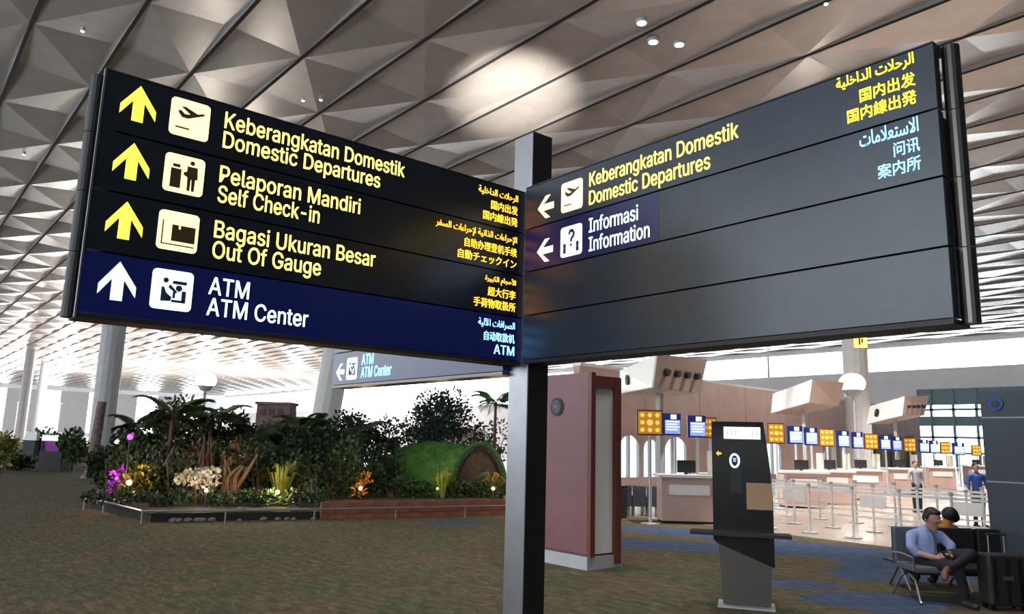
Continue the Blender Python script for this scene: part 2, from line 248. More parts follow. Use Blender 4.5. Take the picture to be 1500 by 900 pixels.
# ------------------------------------------------------------------ lettering
GL = json.loads(r'''{"-":[453,[[337,244,337,188,114,188,114,244]]],"A":[480,[[16,0,201,509,276,509,463,0,395,0,287,302,264,372,232,478,245,478,213,371,191,302,85,0],[110,142,110,199,370,199,370,142]]],"B":[456,[[60,0,60,509,241,509,289,504,329,491,359,469,381,442,394,410,398,374,395,344,387,320,373,301,356,286,336,275,315,267,315,262,339,257,363,245,385,227,402,203,414,173,418,136,413,100,400,67,377,39,344,18,301,4,247,0],[125,57,245,57,296,63,330,80,349,105,355,137,352,161,342,184,327,203,306,218,279,228,248,231,125,231],[125,285,238,285,265,288,288,296,308,309,323,326,333,348,336,372,330,403,313,429,283,446,240,452,125,452]]],"C":[510,[[267,-7,205,1,150,25,104,63,70,115,48,179,40,254,48,329,70,393,104,445,150,484,205,508,267,516,305,513,340,504,373,490,402,471,427,447,448,418,463,385,473,348,408,348,401,373,389,395,375,413,357,428,337,440,315,449,292,454,267,456,223,450,184,432,150,403,125,364,109,314,103,254,109,194,125,145,151,105,184,76,223,59,267,53,292,55,315,60,337,69,357,81,375,96,389,114,401,136,408,160,473,160,463,124,448,91,428,62,402,38,373,19,341,5,305,-4]]],"D":[502,[[219,0,96,0,96,57,215,57,272,63,318,81,354,110,379,149,394,198,399,255,394,312,379,361,354,399,320,428,275,446,221,452,93,452,93,509,225,509,294,501,353,478,399,441,433,391,455,329,462,255,455,181,433,119,398,68,351,31,291,8],[125,509,125,0,60,0,60,509]]],"G":[520,[[269,-7,205,1,149,25,104,64,69,116,47,179,40,254,47,329,69,393,103,445,149,484,203,508,265,516,304,513,340,504,374,489,403,469,429,445,449,416,465,384,474,349,408,349,399,372,387,393,373,411,356,427,337,439,315,448,291,454,265,456,222,450,183,432,150,404,125,364,109,314,103,254,109,194,125,145,151,105,184,76,224,59,269,53,309,57,345,71,374,93,396,123,410,160,415,202,434,199,283,199,283,256,478,256,478,200,471,141,451,91,419,50,377,19,326,0]]],"I":[300,[[31,0,31,57,118,57,118,452,31,452,31,509,269,509,269,452,183,452,183,57,269,57,269,0]]],"K":[467,[[104,145,104,216,139,261,174,303,212,344,364,509,448,509,231,276,228,276],[60,0,60,509,125,509,125,334,124,225,125,193,125,0],[372,0,188,259,228,309,449,0]]],"M":[628,[[60,0,60,509,152,509,277,187,287,159,299,123,311,84,322,49,307,49,318,83,330,121,342,158,352,187,476,509,568,509,568,0,504,0,504,291,504,327,505,369,506,413,507,457,513,457,498,409,482,363,467,322,456,291,342,0,286,0,170,291,159,321,145,361,129,408,112,457,119,457,120,416,121,372,122,328,122,291,122,0]]],"O":[533,[[267,-7,205,1,150,25,105,63,70,115,48,179,40,254,48,329,70,393,105,445,150,484,205,508,267,516,329,508,384,484,429,445,464,393,486,329,493,254,486,179,464,115,429,63,384,25,329,1],[267,53,310,59,349,76,383,105,408,144,425,194,430,254,425,314,408,365,383,404,349,433,310,450,267,456,223,450,184,433,151,404,125,364,109,314,103,254,109,194,125,144,151,105,184,76,223,59]]],"P":[445,[[60,0,60,509,235,509,289,503,332,487,366,462,390,430,404,391,409,348,404,304,390,265,366,233,332,207,289,191,235,186,109,186,109,242,233,242,269,246,297,256,318,272,333,294,342,319,344,348,342,376,333,402,318,423,297,439,268,449,232,452,125,452,125,0]]],"S":[447,[[224,-9,172,-4,128,9,91,31,64,60,46,96,38,137,104,137,110,110,123,88,142,71,166,59,194,52,224,49,257,52,286,60,311,74,329,92,341,114,346,139,342,161,332,179,316,193,296,205,245,222,184,239,128,260,86,289,60,326,52,372,58,413,75,448,102,476,138,498,180,511,227,516,275,511,316,498,351,476,377,449,394,415,401,378,337,378,326,412,302,437,267,453,225,459,194,456,167,448,145,435,129,418,118,398,115,376,119,352,131,334,148,319,169,308,212,293,264,279,312,264,336,252,359,238,379,220,395,198,405,171,408,139,403,99,386,64,360,34,323,11,278,-4]]],"T":[449,[[32,452,32,509,417,509,417,452,257,452,257,0,193,0,193,452]]],"U":[517,[[259,-8,203,-2,154,15,114,43,85,80,66,124,60,173,60,509,124,509,124,178,128,144,141,113,160,87,187,68,220,56,259,52,298,56,331,68,357,87,377,113,389,144,393,178,393,509,457,509,457,173,451,124,433,80,403,43,363,15,315,-2]]],"a":[389,[[160,-9,126,-5,94,5,68,22,48,45,35,73,30,108,34,138,43,161,58,179,78,193,100,203,125,211,178,220,234,227,265,235,276,255,276,257,273,279,267,297,256,311,240,322,220,329,196,331,171,329,149,322,118,301,100,274,41,291,57,322,79,346,104,364,133,375,163,382,194,384,239,379,263,372,286,360,306,343,322,320,333,290,337,251,337,0,277,0,277,52,272,52,252,25,236,12,215,1,190,-6],[170,45,202,49,228,59,248,74,263,93,272,115,276,138,276,190,259,182,231,176,200,171,175,168,134,159,117,150,103,139,95,124,92,105,94,87,102,72,114,61,130,52,149,47]]],"b":[424,[[229,-8,198,-5,172,4,153,17,138,31,118,59,112,59,112,0,53,0,53,509,114,509,114,319,118,319,137,346,152,360,171,373,197,381,229,384,274,378,313,361,345,332,370,293,385,245,390,189,385,133,370,84,346,45,313,16,274,-2],[220,47,253,51,279,66,301,88,316,117,325,151,328,189,325,227,316,261,301,290,280,311,253,325,220,330,188,325,161,312,140,291,125,263,116,229,113,189,116,150,125,115,140,86,162,65,188,51]]],"c":[396,[[207,-8,159,-2,117,16,82,46,56,85,40,133,34,187,40,243,56,291,82,330,117,360,159,378,207,384,234,383,260,377,284,368,305,356,324,341,340,322,353,301,362,277,303,262,290,289,270,311,242,325,207,330,173,325,145,310,124,287,108,258,99,224,96,187,99,151,108,117,124,89,145,66,173,51,207,46,243,52,271,66,292,89,304,117,363,102,354,78,341,56,325,37,306,21,285,9,261,-1,235,-6]]],"d":[424,[[195,-8,151,-2,111,16,79,45,55,84,39,133,34,189,39,245,55,293,79,332,112,361,151,378,196,384,228,381,253,373,272,360,287,346,306,319,311,319,311,509,372,509,372,0,313,0,313,59,307,59,287,31,272,17,252,4,227,-5],[205,47,236,51,263,65,284,86,299,115,309,150,312,189,309,229,300,263,284,291,263,312,237,325,205,330,172,325,145,311,124,290,108,261,99,227,96,189,99,151,109,117,124,88,145,66,172,51]]],"e":[404,[[212,-8,161,-2,117,16,82,46,56,85,40,132,34,187,39,242,55,290,81,329,115,359,157,378,205,384,236,382,266,374,294,361,319,341,341,315,357,282,368,242,371,194,371,169,75,169,75,221,338,221,310,202,307,237,298,269,283,294,263,314,237,326,205,330,173,326,146,313,125,294,109,270,99,241,96,211,96,178,100,139,110,106,128,80,151,61,179,50,212,46,234,48,254,53,271,61,285,73,297,88,306,105,365,91,353,63,335,39,311,19,283,4,249,-5]]],"f":[254,[[228,379,228,327,6,327,6,379],[81,0,81,432,84,461,96,486,113,505,135,519,161,527,187,530,222,527,243,521,227,468,215,472,195,474,171,470,154,460,145,443,142,419,142,0]]],"g":[425,[[207,-151,168,-148,134,-140,105,-127,82,-110,64,-91,51,-69,101,-41,122,-66,136,-78,154,-88,178,-95,207,-97,249,-92,282,-75,304,-47,311,-6,311,68,306,68,287,41,272,28,252,16,227,8,195,5,152,10,113,27,80,53,55,90,39,136,34,191,39,246,55,293,80,332,112,361,152,378,196,384,228,382,253,373,273,360,288,346,308,319,313,319,313,379,372,379,372,-9,367,-54,350,-90,324,-117,291,-136,251,-147],[205,59,237,63,264,75,285,95,300,121,309,154,312,193,309,231,300,264,285,291,264,312,237,325,205,330,172,325,145,312,124,290,109,262,99,229,96,193,99,155,109,123,124,96,145,76,172,63]]],"h":[410,[[114,227,114,0,53,0,53,509,114,509,114,287,102,287,124,332,152,362,187,379,227,384,264,380,295,369,321,349,341,321,353,285,357,240,357,0,296,0,296,235,290,275,273,304,246,323,210,329,184,326,161,317,141,303,126,283,117,257]]],"i":[167,[[53,0,53,379,114,379,114,0],[84,443,67,446,54,455,44,468,41,483,44,499,54,512,67,521,84,524,100,521,114,512,123,499,126,483,123,468,114,455,100,446]]],"k":[381,[[110,137,110,212,121,212,284,379,360,379,184,199,177,199],[53,0,53,509,114,509,114,0],[294,0,148,186,191,229,372,0]]],"l":[189,[[139,-2,101,3,74,20,58,47,53,84,53,509,114,509,114,99,115,77,120,62,146,52,160,53,170,54,181,3,162,-1]]],"m":[610,[[53,0,53,379,112,379,112,295,108,295,118,323,132,346,151,363,172,376,195,384,219,386,257,380,287,361,309,331,321,295,312,295,322,321,337,343,357,361,381,375,407,383,437,386,468,383,497,372,522,354,541,328,553,296,557,255,557,0,496,0,496,254,490,289,473,313,447,326,419,330,395,328,374,320,358,307,345,290,338,270,335,247,335,0,274,0,274,260,269,288,253,311,229,326,199,330,178,328,158,320,140,307,126,289,117,266,114,238,114,0]]],"n":[410,[[114,227,114,0,53,0,53,379,112,379,112,287,102,287,124,332,152,362,187,379,227,384,264,380,295,369,321,349,341,321,353,285,357,240,357,0,296,0,296,235,290,275,273,304,246,323,210,329,184,326,161,317,141,303,126,283,117,257]]],"o":[415,[[207,-8,159,-2,117,16,82,46,56,85,40,133,34,187,40,243,56,291,82,330,117,360,159,378,207,384,256,378,299,360,333,330,359,291,376,243,381,187,376,133,359,85,333,46,299,16,256,-2],[207,46,242,51,270,66,292,89,307,117,316,151,319,187,316,224,307,258,292,287,270,310,242,325,207,330,173,325,145,310,124,287,108,258,99,224,96,187,99,151,108,117,124,89,145,66,173,51]]],"p":[424,[[53,-143,53,379,112,379,112,319,118,319,137,346,152,360,171,373,197,381,229,384,274,378,313,361,345,332,370,293,385,245,390,189,385,133,370,84,346,45,313,16,274,-2,229,-8,198,-5,173,4,153,17,138,31,118,59,114,59,114,-143],[220,47,253,51,279,66,301,88,316,117,325,151,328,189,325,227,316,261,301,290,280,311,253,325,220,330,188,325,161,312,140,291,125,263,116,229,113,189,116,150,125,115,140,86,162,65,188,51]]],"r":[259,[[53,0,53,379,112,379,112,321,115,321,130,347,152,367,181,380,213,385,229,384,243,384,243,322,230,324,207,326,182,323,159,315,140,301,126,284,117,262,114,237,114,0]]],"s":[365,[[182,-8,145,-5,112,3,84,18,62,38,45,63,36,94,94,107,105,79,124,60,150,49,181,45,217,50,244,62,262,81,268,103,265,121,254,136,237,147,212,155,149,170,104,186,72,208,53,237,47,274,51,305,65,332,87,354,115,370,149,381,187,384,223,381,254,372,279,358,299,339,314,316,324,290,268,277,258,298,243,316,219,328,187,333,156,329,131,317,114,299,109,277,112,258,124,243,144,232,172,223,229,209,275,194,306,171,325,142,331,107,326,75,312,47,290,24,260,6,223,-5]]],"t":[227,[[204,379,204,327,6,327,6,379],[65,471,126,471,126,98,128,76,136,61,150,53,170,50,185,51,202,54,213,2,192,-3,168,-4,125,2,92,21,72,52,65,93]]],"u":[410,[[182,-5,146,-1,115,11,89,31,69,59,57,95,53,139,53,379,114,379,114,144,119,105,137,75,164,56,200,50,226,53,249,62,268,77,283,97,293,122,296,153,296,379,357,379,357,0,298,0,298,92,307,92,286,47,257,17,222,0]]]}''')
GC = {}
def glyph_parts(ch):
    """fills each outer contour of a letter together with its own holes"""
    if ch in GC: return GC[ch]
    cs = [[(c[2*i]/1000, c[2*i+1]/1000) for i in range(len(c)//2)] for c in GL[ch][1]]
    area = lambda p: sum(p[i-1][0]*p[i][1]-p[i][0]*p[i-1][1] for i in range(len(p)))/2
    def inside(q, p):
        r = False
        for i in range(len(p)):
            (x1, y1), (x2, y2) = p[i-1], p[i]
            if (y1 > q[1]) != (y2 > q[1]) and q[0] < (x2-x1)*(q[1]-y1)/(y2-y1)+x1: r = not r
        return r
    big = max(cs, key=lambda p: abs(area(p))); sg = 1 if area(big) > 0 else -1
    outs = [p for p in cs if area(p)*sg > 0]; holes = [p for p in cs if area(p)*sg < 0]; V, F_ = [], []
    for o_ in outs:
        cu = bpy.data.curves.new('t', 'CURVE'); cu.dimensions = '2D'; cu.fill_mode = 'BOTH'
        for p in [o_]+[h for h in holes if inside(h[0], o_)]:
            q = cu.splines.new('POLY'); q.points.add(len(p)-1); q.use_cyclic_u = True
            for i, (x, y) in enumerate(p): q.points[i].co = (x, y, 0, 1)
        me = curve_mesh(cu); k = len(V); V += [tuple(v.co) for v in me.vertices]; F_ += [tuple(i+k for i in f.vertices) for f in me.polygons]
    GC[ch] = (V, F_); return GC[ch]
def latin_mesh(txt, bold=.012):
    V, F_, x = [], [], 0
    for ch in txt:
        if ch == ' ': x += .2; continue
        v, f = glyph_parts(ch); k = len(V); V += [(a+x, b, c) for a, b, c in v]; F_ += [tuple(i+k for i in g) for g in f]; x += GL[ch][0]/1000
    me = bpy.data.meshes.new('lettering'); me.from_pydata(V, [], F_); return me
def text_mesh(txt, bold=.012):
    cu = bpy.data.curves.new('t', 'FONT'); cu.body = txt; cu.resolution_u = 3; return curve_mesh(cu)
def curve_mesh(cu):
    cu.extrude = .01
    o = bpy.data.objects.new('t', cu); COL.objects.link(o); bpy.context.view_layer.update()
    me = bpy.data.meshes.new_from_object(o.evaluated_get(bpy.context.evaluated_depsgraph_get())); bpy.data.objects.remove(o)
    return me
def letters(txt, P, a0, a1, zb, cap, mt, parent, latin=True, bold=.012, label=None):
    """P(a, z, out) maps panel coordinates to the world; the text runs from a0 to a1 with baseline zb and cap height cap"""
    me = latin_mesh(txt, bold) if latin else text_mesh(txt, bold)
    if bold:   # heavier strokes: the outline repeated with small shifts
        vs = [v.co.copy() for v in me.vertices]; fs = [tuple(p.vertices) for p in me.polygons]; V = []; F_ = []
        for dx, dy in ((0, 0), (bold, 0), (-bold, 0), (0, bold*.7), (0, -bold*.7), (bold*.7, bold*.5), (-bold*.7, -bold*.5), (bold*.7, -bold*.5), (-bold*.7, bold*.5)):
            o_ = len(V); V += [(v.x+dx, v.y+dy, v.z) for v in vs]; F_ += [tuple(i+o_ for i in f) for f in fs]
        me = bpy.data.meshes.new('lettering'); me.from_pydata(V, [], F_)
    xs = [v.co.x for v in me.vertices]; ys = [v.co.y for v in me.vertices]
    x0, x1 = min(xs), max(xs); y0 = 0 if latin else min(ys); yh = .509 if latin else max(ys)-y0
    for v in me.vertices:
        a = a0+(v.co.x-x0)/(x1-x0)*(a1-a0); z = zb+(v.co.y-y0)/yh*cap
        v.co = P(a, z, .004 if v.co.z > 0 else -.002)
    me.materials.clear(); me.materials.append(M[{'yel2': 'yel3', 'wht': 'wht3'}.get(mt, mt)])
    o = bpy.data.objects.new('lettering', me); COL.objects.link(o); o.parent = parent
    if label: o['label'] = label
    return o
def plate(name, poly, P, parent, mt, out=.004, back=-.002, label=None):
    n = len(poly); vs = [P(a, z, back) for a, z in poly]+[P(a, z, out) for a, z in poly]
    fs = [(k, (k+1) % n, n+(k+1) % n, n+k) for k in range(n)] + [tuple(range(n))[::-1], tuple(range(n, 2*n))]
    o = MB().add(vs, fs).build(name, mt, parent)
    if label: o['label'] = label
    return o
# ================================================================== STRUCTURE
XA, XB, YA, YB, ZC = -14, 87, -14, 250, 13.7
struct(box('floor', (XA, YA, -.3), (14.45, YB, 0), 'carpet'))
struct(box('floor_hall', (14.45, YA, -.3), (XB, YB, 0), 'stone'))
struct(box('roof_slab', (XA, YA, ZC+.75), (XB+.5, YB+.5, ZC+1.0), 'void'))
ceil = bpy.data.objects.new('ceiling', None); COL.objects.link(ceil); struct(ceil)
PITCHX = 2.33; X0 = 2.12; PER = 7.2; UP = .165; G = .055; TH = .04
def tri_panel(side):
    w_ = PITCHX-2*G
    if side == 'L': A = (0, 0, 0); B = (w_, -PER/2, 0); C = (w_, 0, UP); D = (w_, PER/2, 0)
    else: A = (w_, 0, 0); B = (0, PER/2, 0); C = (0, 0, UP); D = (0, -PER/2, 0)
    v = [A, B, C, D]; v += [(p[0], p[1], p[2]+TH) for p in v]
    return v, [(0, 2, 1), (0, 3, 2), (4, 5, 6), (4, 6, 7), (0, 1, 5, 4), (1, 2, 6, 5), (2, 3, 7, 6), (3, 0, 4, 7)]
meshes = {}
for s_ in 'LR':
    v, f = tri_panel(s_); me = bpy.data.meshes.new('ceiling_panel'); me.from_pydata(v, [], f); me.materials.append(M['ceil']); meshes[s_] = me
allp = []
for k in range(-7, 37):
    xl = X0+PITCHX*k+G; pl = 4.0 if k % 2 == 0 else .4
    for n in range(-3, 36):
        for s_, y in (('L', pl+PER*n), ('R', pl+PER*n+PER/2)):
            if y < YA or y > YB: continue
            c = Vector((xl+PITCHX/2, y, ZC)); d = c-O3; dep = d.dot(Fv)
            px = 750+FPX*d.dot(Rv)/dep if dep > 0 else -9999; py = 450-FPX*d.dot(Uv)/dep if dep > 0 else -9999
            vis = dep > 0 and -120 < px < 1620 and -120 < py < 560
            allp.append((0 if vis else 1, d.length, s_, xl, y))
allp.sort(key=lambda t: t[:2])
rest = MB()
for i, (vis, dl, s_, xl, y) in enumerate(allp):
    if i < 300:
        o = bpy.data.objects.new('ceiling_panel', meshes[s_]); COL.objects.link(o); o.location = (xl, y, ZC); o.parent = ceil
    else:
        v, f = tri_panel(s_); rest.add([(a+xl, b+y, c+ZC) for a, b, c in v], f)
tag(rest.build('ceiling_panel_field', 'ceil', ceil), kind='stuff')
rb = MB()
for k in range(-7, 38):
    x = X0+PITCHX*k; rb.mi = 1; rb.bb((x-G+.004, YA, ZC+.0), (x+G-.004, YB, ZC+.72)); rb.mi = 0; rb.bb((x-G, YA, ZC-.02), (x+G, YB, ZC+.002))
tag(rb.build('ceiling_gap_rail', ['void', 'fin'], ceil), kind='stuff')

# far glazed end wall (y = 150): columns, transoms, low wall
wb = bpy.data.objects.new('wall_back', None); COL.objects.link(wb); struct(wb)
box('sill_wall', (XA, YB, 0), (XB, YB+.4, 1.0), 'pale', wb)
box('header', (XA, YB, 12.6), (XB, YB+.4, ZC+.6), 'pale', wb)
for i, x in enumerate(range(-8, 88, 13)): box('column', (x-3.6, YB-.1, 1), (x+3.6, YB+.5, 12.6), 'beam', wb)
for z in (4.2, 8.4): box('transom', (XA, YB+.05, z), (XB, YB+.25, z+.25), 'beam', wb)
# far side wall (x = 87): solid below, daylit clerestory above
wr = bpy.data.objects.new('wall_right', None); COL.objects.link(wr); struct(wr)
box('lower_wall', (XB, 36, 0), (XB+.4, 98, 10.6), 'pale', wr); box('lower_wall', (XB, 98, 0), (XB+.4, YB, 8.2), 'pale', wr)
box('lower_wall', (XB, YA, 0), (XB+.4, 25.5, 10.6), 'pale', wr)
box('lower_wall', (XB, 25.5, 8.4), (XB+.4, 36, 10.6), 'pale', wr)
box('header', (XB, YA, 13.2), (XB+.4, YB, ZC+.6), 'pale', wr)
for y in range(-10, 250, 32): box('mullion', (XB+.1, y-.12, 10.6), (XB+.3, y+.12, 13.2), 'beam', wr)
for y in (28, 30.2, 32.4, 34.6): box('mullion', (XB-.2, y-.13, 0), (XB+.1, y+.13, 8.4), 'teal', wr)
box('spandrel_band', (XB-.1, 25.5, 6.7), (XB+.15, 36, 8.4), 'teal', wr); box('spandrel_band', (XB-.1, 25.5, 4.5), (XB+.15, 36, 5.5), 'teal', wr)
for z in (1.6, 3.2, 6.1): box('transom', (XB-.2, 25.5, z), (XB+.1, 36, z+.22), 'teal', wr)
# near walls behind the camera, glazed on the left side
wl = bpy.data.objects.new('wall_left', None); COL.objects.link(wl); struct(wl)
box('lower_wall', (XA-.4, YA, 0), (XA, YB, 3.0), 'pale', wl)
box('header', (XA-.4, YA, 9.5), (XA, YB, ZC+.6), 'pale', wl)
for y in range(-13, 250, 6): box('column', (XA-.4, y-.5, 3.0), (XA, y+.5, 9.5), 'beam', wl)
struct(box('wall_front', (XA, YA-.4, 0), (XB, YA, ZC+.6), 'slate'))

# ================================================================== MAIN SIGN
YF, XF, ZB = 3.945, 3.285, 2.234
sign = empty('wayfinding_sign', (3.42, 3.97, 0), 'large dark cross-armed directional sign on a steel post with lit yellow and white lettering', 'sign')
IC = (-3.42, -3.97, 0)
def PL(x, z, o=0): return Vector((x-3.42, YF-o-3.97, z))            # panel facing -Y
def PR(y, z, o=0): return Vector((XF-o-3.42, y-3.97, z))            # panel facing -X
def sb(a, b): return [a[i]+IC[i] for i in range(3)], [b[i]+IC[i] for i in range(3)]
def sbox(name, a, b, mt, bevel=0, parent=None):
    a, b = sb(a, b); return box(name, a, b, mt, parent or sign, bevel)
sbox('post', (3.337, 3.87, 0), (3.512, 4.07, 3.87), 'postm', .006)
sbox('post_shade_panel', (3.337, 3.862, .016), (3.514, 3.871, 3.87), 'shadepost')  # added sheet that paints the shaded side of the post black
sbox('base_plate', (3.22, 3.75, 0), (3.63, 4.19, .015), 'steel')
rows = [(ZB+.3*i+.005, ZB+.3*(i+1)-.005) for i in range(4)][::-1]
def rrect(a0, a1, z0, z1, r, n=4):
    pts = []
    sx = 1 if a1 > a0 else -1
    for cx, cz, t0 in ((a1-sx*r, z1-r, 0), (a0+sx*r, z1-r, 90), (a0+sx*r, z0+r, 180), (a1-sx*r, z0+r, 270)):
        for k in range(n+1):
            t = radians(t0+90*k/n); pts.append((cx+sx*r*cos(t), cz+r*sin(t)))
    return pts
def arrow_up(cx, zc, s=1): # width .165, height .19
    w_ = .082; h = .094
    return [(cx, zc+h), (cx+w_, zc+h-.115), (cx+w_, zc+h-.165), (cx+.026, zc+h-.085), (cx+.026, zc-h), (cx-.026, zc-h), (cx-.026, zc+h-.085), (cx-w_, zc+h-.165), (cx-w_, zc+h-.115)]
def arrow_left(cy, zc):  # on the x panels: y grows to picture left
    w_ = .078; h = .078
    return [(cy+w_, zc), (cy+.0, zc+h), (cy-.045, zc+h), (cy+.025, zc+.022), (cy-w_, zc+.022), (cy-w_, zc-.022), (cy+.025, zc-.022), (cy-.045, zc-h), (cy+.0, zc-h)]
def ic(poly, P, u, z0, sx, icon, mt):   # poly in 0..1 icon units
    return plate('glyph', [(u+sx*a*.195, z0+b*.2) for a, b in poly], P, icon, mt, .0065, .003)
PLANE = [(.18, .66), (.25, .68), (.36, .6), (.5, .62), (.26, .78), (.36, .8), (.68, .68), (.84, .74), (.86, .69), (.45, .50), (.3, .50), (.22, .58)]
def disc(cx, cy, r, n=12, ry=None): return [(cx+r*cos(2*pi*k/n), cy+(ry or r)*sin(2*pi*k/n)) for k in range(n)]
def rc(a, b, c, d): return [(a, b), (c, b), (c, d), (a, d)]
PICT = {
 'plane': [PLANE, rc(.15, .2, .5, .24)],
 'checkin': [rc(.16, .12, .42, .62), rc(.2, .66, .38, .74), disc(.68, .84, .06), [(.56, .74), (.82, .74), (.84, .42), (.78, .42), (.77, .1), (.70, .1), (.69, .4), (.67, .4), (.66, .1), (.59, .1), (.58, .45), (.48, .5), (.48, .56), (.56, .6)]],
 'bag': [[(.34, .24), (.92, .24), (.92, .66), (.34, .66)], rc(.10, .13, .92, .16), rc(.10, .13, .13, .74)],
 'atm': [disc(.33, .73, .065), rc(.5, .66, .84, .74), disc(.66, .56, .08), [(.24, .2), (.24, .56), (.3, .56), (.36, .42), (.5, .32), (.48, .22)], rc(.52, .3, .58, .46), rc(.74, .22, .84, .5), rc(.5, .2, .84, .26), [(.4, .56), (.6, .42), (.62, .47), (.44, .64)]],
 'info': [disc(.2, .36, .07, 10, .09), rc(.14, .12, .26, .28), disc(.8, .36, .07, 10, .09), rc(.74, .12, .86, .28), [(.36, .74), (.44, .88), (.58, .88), (.68, .76), (.66, .62), (.56, .54), (.54, .46), (.47, .46), (.47, .58), (.58, .68), (.57, .77), (.47, .77), (.43, .70)], disc(.505, .36, .045)],
}
def icon(kind, P, u0, zc, sx, parent, base, ink):
    i_ = plate('pictogram', rrect(u0, u0+sx*.195, zc-.1, zc+.1, .022), P, parent, base, .0035)
    # glyph pieces are joined flush into one dark inlay
    mb = MB()
    for poly in PICT[kind]:
        n = len(poly); vs = [P(u0+sx*a*.195, zc-.1+b*.2, .003) for a, b in poly]+[P(u0+sx*a*.195, zc-.1+b*.2, .006) for a, b in poly]
        mb.add(vs, [(k, (k+1) % n, n+(k+1) % n, n+k) for k in range(n)]+[tuple(range(n))[::-1], tuple(range(n, 2*n))])
    mb.build('pictogram_symbol', ink, parent)
    if kind == 'bag':
        plate('pictogram_tag', [(u0+sx*.195*a, zc-.1+.2*b) for a, b in rc(.5, .56, .545, .66)], P, parent, base, .008, .004)
AR = lambda s_: ''.join(reversed(s_))
dep_ar = AR('\uFE8D\uFEDF\uFEAE\uFEA3\uFEFC\uFE95 \uFE8D\uFEDF\uFEAA\uFE8D\uFEA7\uFEE0\uFEF4\uFE94')
self_ar = AR('\uFE8D\uFEF9\uFEA3\uFEAE\uFE8D\uFE80\uFE8D\uFE95 \uFE8D\uFEDF\uFEAC\uFE8D\uFE97\uFEF4\uFE94 \uFEF9\uFEA3\uFEAE\uFE8D\uFE80\uFE8D\uFE95 \uFE8D\uFEDF\uFEB4\uFED4\uFEAE')
bag_ar = AR('\uFE8D\uFEF7\uFEA3\uFEA0\uFE8E\uFEE1 \uFE8D\uFEDF\uFEDC\uFE92\uFEF4\uFEAE\uFE93')
atm_ar = AR('\uFE8D\uFEDF\uFEBC\uFEAE\uFE8D\uFED3\uFE8E\uFE95 \uFE8D\uFEF5\uFEDF\uFEF4\uFE94')
info_ar = AR('\uFE8D\uFEFB\uFEB3\uFE98\uFECC\uFEFC\uFEE3\uFE8E\uFE95')
# left arm (faces -Y): x .655 .. 3.335
LT = [('plane', 'Keberangkatan Domestik', 2.35, 'Domestic Departures', 2.183, 'yel2', 'face', [(dep_ar, 2.93, 3.335), ('\u56fd\u5185\u51fa\u53d1', 3.04, 3.23), ('\u56fd\u5185\u7dda\u51fa\u767a', 2.975, 3.155)], 'amb'),
      ('checkin', 'Pelaporan Mandiri', 2.061, 'Self Check-in', 1.808, 'yel2', 'face', [(self_ar, 2.60, 3.035), ('\u81ea\u52a9\u529e\u7406\u767b\u673a\u624b\u7eed', 2.83, 2.945), ('\u81ea\u52d5\u30c1\u30a7\u30c3\u30af\u30a4\u30f3', 2.78, 2.86)], 'amb'),
      ('bag', 'Bagasi Ukuran Besar', 2.181, 'Out Of Gauge', 1.839, 'yel2', 'face', [(bag_ar, 3.01, 2.735), ('\u8d85\u5927\u884c\u674e', 3.035, 2.625), ('\u624b\u8377\u7269\u53d6\u6271\u6240', 2.92, 2.555)], 'amb'),
      ('atm', 'ATM', 1.444, 'ATM Center', 1.785, 'wht', 'faceb', [(atm_ar, 2.965, 2.44), ('\u81ea\u52a8\u53d6\u6b3e\u673a', 3.015, 2.345), ('ATM', 3.10, 2.262)], 'cyan')]
for (z0, z1), (kind, t1, e1, t2, e2, mt, fm, side, smt) in zip(rows, LT):
    a, b = sb((.655, YF, z0), (3.335, YF+.055, z1))
    if fm == 'faceb': pn = MB().bb(a, b).build('sign_row', fm, sign); pn['label'] = 'backlit blue sign row'
    else: pn = box('sign_row', a, b, fm, sign)
    zc = (z0+z1)/2; am = 'yel' if mt == 'yel2' else 'wht'
    plate('arrow', arrow_up(.813, zc+.02), PL, pn, am)
    icon(kind, PL, .962, zc+.012, 1, pn, mt, 'ink' if mt == 'yel2' else 'inkb')
    letters(t1, PL, 1.235, e1, z0+.164, .090, mt+'', pn, bold=.006)
    letters(t2, PL, 1.235, e2, z0+.055, .090, mt, pn, bold=.006)
    for q, (tx, st, zb) in enumerate(side):
        letters(tx, PL, st, 3.275, z0+(.196, .113, .030)[q], (.062, .062, .062)[q], smt, pn, tx == 'ATM', .005)
# right arm (faces -X): y 3.80 .. 1.20
RT = [('plane', 'Keberangkatan Domestik', 2.165, 'Domestic Departures', 2.344, 'yel2', [(dep_ar, 1.63), ('\u56fd\u5185\u51fa\u53d1', 1.523), ('\u56fd\u5185\u7dda\u51fa\u767a', 1.585)], 'yel'),
      ('info', 'Informasi', 2.852, 'Information', 2.766, 'wht', [(info_ar, 1.535), ('\u95ee\u8baf', 1.388), ('\u6848\u5185\u6240', 1.462)], 'cyan'), None, None]
for (z0, z1), r in zip(rows, RT):
    a, b = sb((XF, 1.20, z0), (XF+.055, 3.868, z1)); pn = box('sign_row', a, b, 'sheenf', sign)
    if not r: continue
    kind, t1, e1, t2, e2, mt, side, smt = r; zc = (z0+z1)/2
    if mt == 'wht': plate('backlit_blue_field', [(3.86, z0+.002), (3.86, z1-.002), (2.70, z1-.002), (2.70, z0+.002)], PR, pn, 'faceb', .001)
    plate('arrow', arrow_left(3.66, zc-.03), PR, pn, mt)
    icon(kind, PR, 3.508, zc-.01, -1, pn, mt, 'ink' if mt == 'yel2' else 'inkb')
    letters(t1, PR, 3.252, e1, z0+.156, .090, mt, pn, bold=.005)
    letters(t2, PR, 3.252, e2, z0+.035, .090, mt, pn, bold=.005)
    for q, (tx, st) in enumerate(side):
        letters(tx, PR, st, 1.28, z0+(.215, .128, .045)[q], (.07, .065, .065)[q], smt, pn, False, .006)
